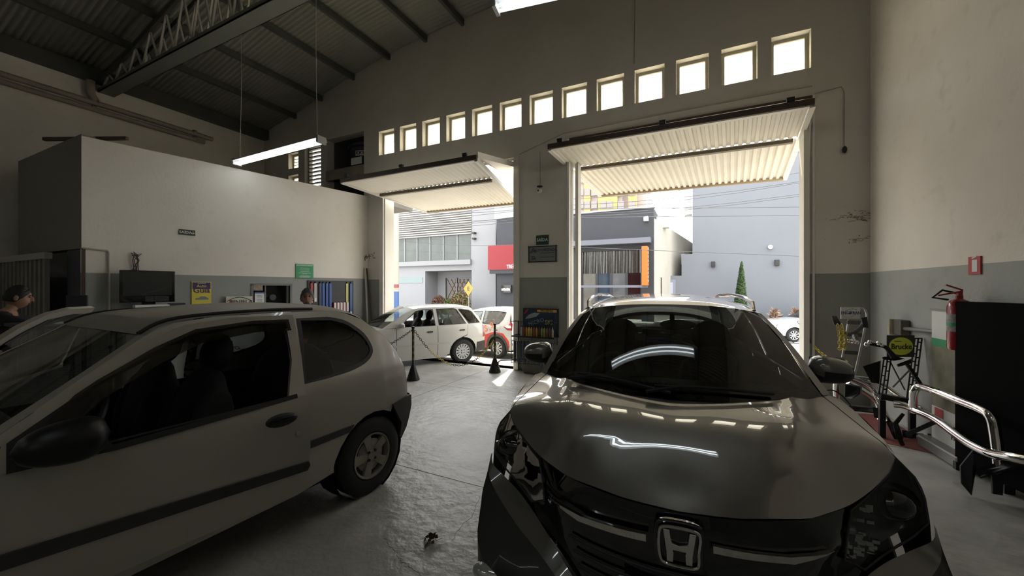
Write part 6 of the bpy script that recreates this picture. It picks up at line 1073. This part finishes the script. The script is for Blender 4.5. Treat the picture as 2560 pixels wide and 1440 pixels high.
# ================================================================ PEOPLE
M_skin = mat('skin', (.36, .20, .135), .55, var=.05); M_hairb = mat('hair_black', (.012, .010, .009), .6); M_hairg = mat('hair_grey', (.16, .15, .14), .7, var=.4, scale=40)
def skinned(name, V, E, Rr, m, parent, sub=2):
    me = bpy.data.meshes.new(name); me.from_pydata(V, E, []); o = link(name, me, m, parent); md = o.modifiers.new('skin', 'SKIN'); md.use_smooth_shade = True
    for i, r_ in enumerate(Rr):
        sv = me.skin_vertices[0].data[i]; sv.radius = (r_, r_) if not isinstance(r_, tuple) else r_; sv.use_root = (i == 0)
    s_ = o.modifiers.new('sub', 'SUBSURF'); s_.levels = sub; s_.render_levels = sub; return o
def person(loc_, rz, lab, hair, shirt, trousers, pose, lean=0., grey=False, sc=1.):
    o = empty('person', loc_, rz, lab, 'person')   # faces -y locally
    hipz, shz, L = .93 * sc, 1.42 * sc, lean
    def U(p_):  # lean the upper body forward (-y) about the hips
        v = Vector(p_); 
        if v.z > hipz: a = L; d = v.z - hipz; v = Vector((v.x, v.y - math.sin(a) * d, hipz + math.cos(a) * d))
        return v
    J = {'pel': (0, 0, .93), 'w': (0, .0, 1.08), 'ch': (0, .01, 1.27), 'ns': (0, .01, 1.42), 'nk': (0, -.005, 1.50), 'hd': (0, -.01, 1.58)}
    J = {k: U(Vector(v) * sc) for k, v in J.items()}
    arms = pose
    V = [J['pel'], J['w'], J['ch'], J['ns'], J['nk'], J['hd']]; E = [(0, 1), (1, 2), (2, 3), (3, 4), (4, 5)]; Rr = [(.15, .11), (.135, .10), (.155, .11), (.10, .08), .055, .05]
    hands = []
    for sg in (-1, 1):
        sh = U(Vector((sg * .19, .01, 1.40)) * sc); el, wr_ = Vector(arms[sg][0]), Vector(arms[sg][1]); i = len(V); V += [sh, el, wr_]; E += [(3, i), (i, i + 1), (i + 1, i + 2)]; Rr += [.06, .043, .028]; hands.append((wr_, (wr_ - el).normalized(), sg))
        hp_ = Vector((sg * .09, 0, .88)) * sc; kn = Vector((sg * .10, -.02, .48)) * sc; an = Vector((sg * .11, .03, .09)) * sc; i = len(V); V += [hp_, kn, an, an + Vector((0, -.17, -.045)) * sc]; E += [(0, i), (i, i + 1), (i + 1, i + 2), (i + 2, i + 3)]; Rr += [.085, .058, .045, .035]
    skinned('body', [tuple(v) for v in V], E, Rr, M_skin, o)
    # shirt
    Vs = [J['pel'], J['w'], J['ch'], J['ns']]; Es = [(0, 1), (1, 2), (2, 3)]; Rs = [(.165, .125), (.15, .115), (.17, .125), (.11, .09)]
    for (wr_, dr_, sg) in hands:
        sh = U(Vector((sg * .19, .01, 1.40)) * sc); el = Vector(arms[sg][0]); i = len(Vs); e2 = sh.lerp(el, .8); Vs += [sh, e2]; Es += [(3, i), (i, i + 1)]; Rs += [.075, .062]
    skinned('shirt', [tuple(v) for v in Vs], Es, Rs, shirt, o)
    Vt = [Vector((0, 0, .95)) * sc]; Et = []; Rt = [(.165, .125)]
    for sg in (-1, 1): i = len(Vt); Vt += [Vector((sg * .09, 0, .86)) * sc, Vector((sg * .10, -.02, .48)) * sc, Vector((sg * .11, .03, .13)) * sc]; Et += [(0, i), (i, i + 1), (i + 1, i + 2)]; Rt += [.10, .075, .065]
    skinned('trousers', [tuple(v) for v in Vt], Et, Rt, trousers, o)
    for sg in (-1, 1): b = MB(); b.ell(Vector((sg * .11, -.04, .045)) * sc, (.05, .14, .045)); b.build('shoe', M_bk, o, smooth=True)
    for wr_, dr_, sg in hands:
        side = dr_.cross(Vector((0, 0, 1))).normalized(); up = side.cross(dr_)
        b = MB(); pc_ = wr_ + dr_ * .05; Mh = Matrix((side, dr_, up)).transposed(); b.ell(pc_, (.04, .055, .018), Mh); b.ell(wr_, (.027, .04, .022), Mh)
        for k, (fx, fl_) in enumerate(((-.030, .062), (-.010, .074), (.010, .070), (.029, .055))): b_ = wr_ + dr_ * .09 + side * fx; b.tube([b_, b_ + dr_ * fl_ * .5 + up * -.004, b_ + dr_ * fl_ * .85 - up * .018], [.0095, .0085, .007], 8)
        b_ = wr_ + dr_ * .03 + side * (-.035 * sg); b.tube([b_, b_ + dr_ * .035 - side * .022 * sg, b_ + dr_ * .065 - side * .024 * sg - up * .008], [.012, .0105, .008], 8); b.build('hand', M_skin, o, smooth=True)
    hc = J['hd'] + Vector((0, -.012 - math.sin(L) * .06, .065)); hd = empty('head', hc); hd.parent = o; hd.rotation_euler = (L * .6, 0, 0)
    b = MB(); n, k = 24, 18; V = []
    for i in range(k + 1):
        th = PI * i / k; z = .125 * math.cos(th); s_ = math.sin(th)
        for j in range(n):
            ph = 2 * PI * j / n; x_, y_ = .078 * s_ * math.cos(ph), .098 * s_ * math.sin(ph)
            if z < -.02: f = 1 - .35 * min(1, (-z - .02) / .1); x_ *= f; y_ = y_ * (1 - .12 * min(1, (-z - .02) / .1)) - .012 * min(1, (-z - .02) / .1)
            if y_ < -.05 and abs(z - .015) < .022 and .015 < abs(x_) < .05: y_ += .009
            if y_ < -.05 and abs(z + .062) < .02: y_ -= .004
            V.append((x_, y_, z))
    b.add(V, [(i * n + j, (i + 1) * n + j, (i + 1) * n + (j + 1) % n, i * n + (j + 1) % n) for i in range(k) for j in range(n)]); b.build('face', M_skin, hd, smooth=True)
    b = MB(); b.prism([(-.016, -.030), (.016, -.030), (.007, .022), (-.007, .022)], lambda u, v, hh: (u * (1 if hh > -.1 else .5), hh - (.012 if v < 0 and hh < -.1 else 0), v), -.085, -.112); b.build('nose', M_skin, hd, bevel=.004)
    for sg in (-1, 1):
        b = MB(); b.ell((sg * .032, -.088, .018), (.013, .007, .007)); b.build('eye', M_bk, hd, smooth=True); b = MB(); b.ell((sg * .081, .0, -.005), (.010, .020, .032)); b.build('ear', M_skin, hd, smooth=True); b = MB(); b.ell((sg * .033, -.092, .040), (.020, .006, .005)); b.build('eyebrow', hair, hd, smooth=True)
    b = MB(); b.ell((0, -.092, -.058), (.024, .006, .006)); b.build('mouth', mat('lips', (.22, .09, .07), .6), hd, smooth=True)
    b = MB(); V = []; rnd = random.Random(8); n, k = 30, 12
    for i in range(k + 1):
        th = (PI * .62) * i / k
        for j in range(n):
            ph = 2 * PI * j / n; fr = max(0, -math.sin(ph)); th2 = th * (1 - .50 * fr ** 1.2); r1 = 1.07 + rnd.uniform(-.045, .045); V.append((.080 * r1 * math.sin(th2) * math.cos(ph), .100 * r1 * math.sin(th2) * math.sin(ph) + .004, .128 * r1 * math.cos(th2) * (1.02)))
    b.add(V, [(i * n + j, (i + 1) * n + j, (i + 1) * n + (j + 1) % n, i * n + (j + 1) % n) for i in range(k) for j in range(n)]); b.build('hair', hair, hd, smooth=True)
    if grey: b = MB(); b.ell((0, -.080, -.088), (.040, .020, .026)); b.build('beard', hair, hd, smooth=True)
    return o
p1 = D(-30, 720, 4.25); person((p1.x, p1.y, 0), R(158), 'dark haired man in a black shirt leaning forward with one arm out, far left', M_hairb, mat('shirt_black', (.012, .012, .014), .8), mat('trousers_dark', (.03, .03, .035), .8), {-1: ((-.30, -.42, 1.20), (-.26, -.66, 1.27)), 1: ((.27, -.40, 1.16), (.20, -.62, 1.26))}, lean=.28, sc=.95)
p2 = D(768, 720, 5.4); person((p2.x, p2.y, 0), R(54), 'grey haired bearded man in a dark jacket standing before the counter window', M_hairg, mat('jacket_dark', (.03, .03, .035), .8), mat('trousers_dark', (0, 0, 0)), {-1: ((-.27, .02, 1.05), (-.25, -.12, .82)), 1: ((.27, .02, 1.05), (.25, -.12, .82))}, grey=True, sc=.915)
p3_ = D(193, 758, 4.3); b = MB(); M_ = Matrix.Translation(p3_ + Vector((0, 0, 0))) @ Matrix.Rotation(R(60), 4, 'Z'); b.box(-.085, .085, -.02, .02, -.16, .09, M_); o = b.build('office_monitor', M_bk, bevel=.01); tag(o, 'dark upright tablet screen on a stand by the far left man', 'monitor'); b = MB(); b.bar(Vector((p3_.x, p3_.y, 0)), Vector((p3_.x, p3_.y, p3_.z - .14)), .05, .05); b.build('stand', M_bk, o)
b = MB(); cc_ = D(168, 800, 4.0); b.box(cc_.x - .55, cc_.x + .35, cc_.y - .3, cc_.y + .35, cc_.z - .06, cc_.z - .03); tb = empty('writing_desk', (cc_.x, cc_.y, 0), 0, 'dark standing desk where the far left man writes', 'desk'); child(b, tb).build('desk_top', M_bk, tb)
for dx_ in (-.5, .3):
    for dy_ in (-.25, .3): b = MB(); b.box(cc_.x + dx_ - .02, cc_.x + dx_ + .02, cc_.y + dy_ - .02, cc_.y + dy_ + .02, 0, cc_.z - .06); child(b, tb).build('leg', M_bk, tb)
b = MB(); b.box(cc_.x - .12, cc_.x + .1, cc_.y - .1, cc_.y + .18, cc_.z - .03, cc_.z - .022); tag(b.build('writing_paper', M_paper), 'white sheet of paper on the far left desk', 'paper')

# floor cracks and grime under the eave
fc = [x_ for x_ in bpy.data.objects if x_.name == 'floor'][0]
for pts in ([D(995, 1395, 2.336), D(1015, 1412, 2.29), D(1022, 1425, 2.26), D(1050, 1442, 2.2), D(1080, 1470, 2.1)], [D(1130, 1350, 2.5), D(1150, 1320, 2.63), D(1180, 1290, 2.77), D(1200, 1240, 3.03)], [D(960, 1345, 2.52), D(985, 1375, 2.41), D(995, 1395, 2.336)]):
    P = [Vector((p_.x, p_.y, 0)) for p_ in pts]; b = MB(); rnd = random.Random(1)
    for i in range(len(P) - 1):
        a_ = P[i]
        for k in range(1, 7): c_ = P[i].lerp(P[i + 1], k / 6) + Vector((rnd.gauss(0, .006), rnd.gauss(0, .006), 0)); b.bar(a_, c_, .0022, .0012); a_ = c_
    b.build('crack', M_bk, fc, kind='stuff')
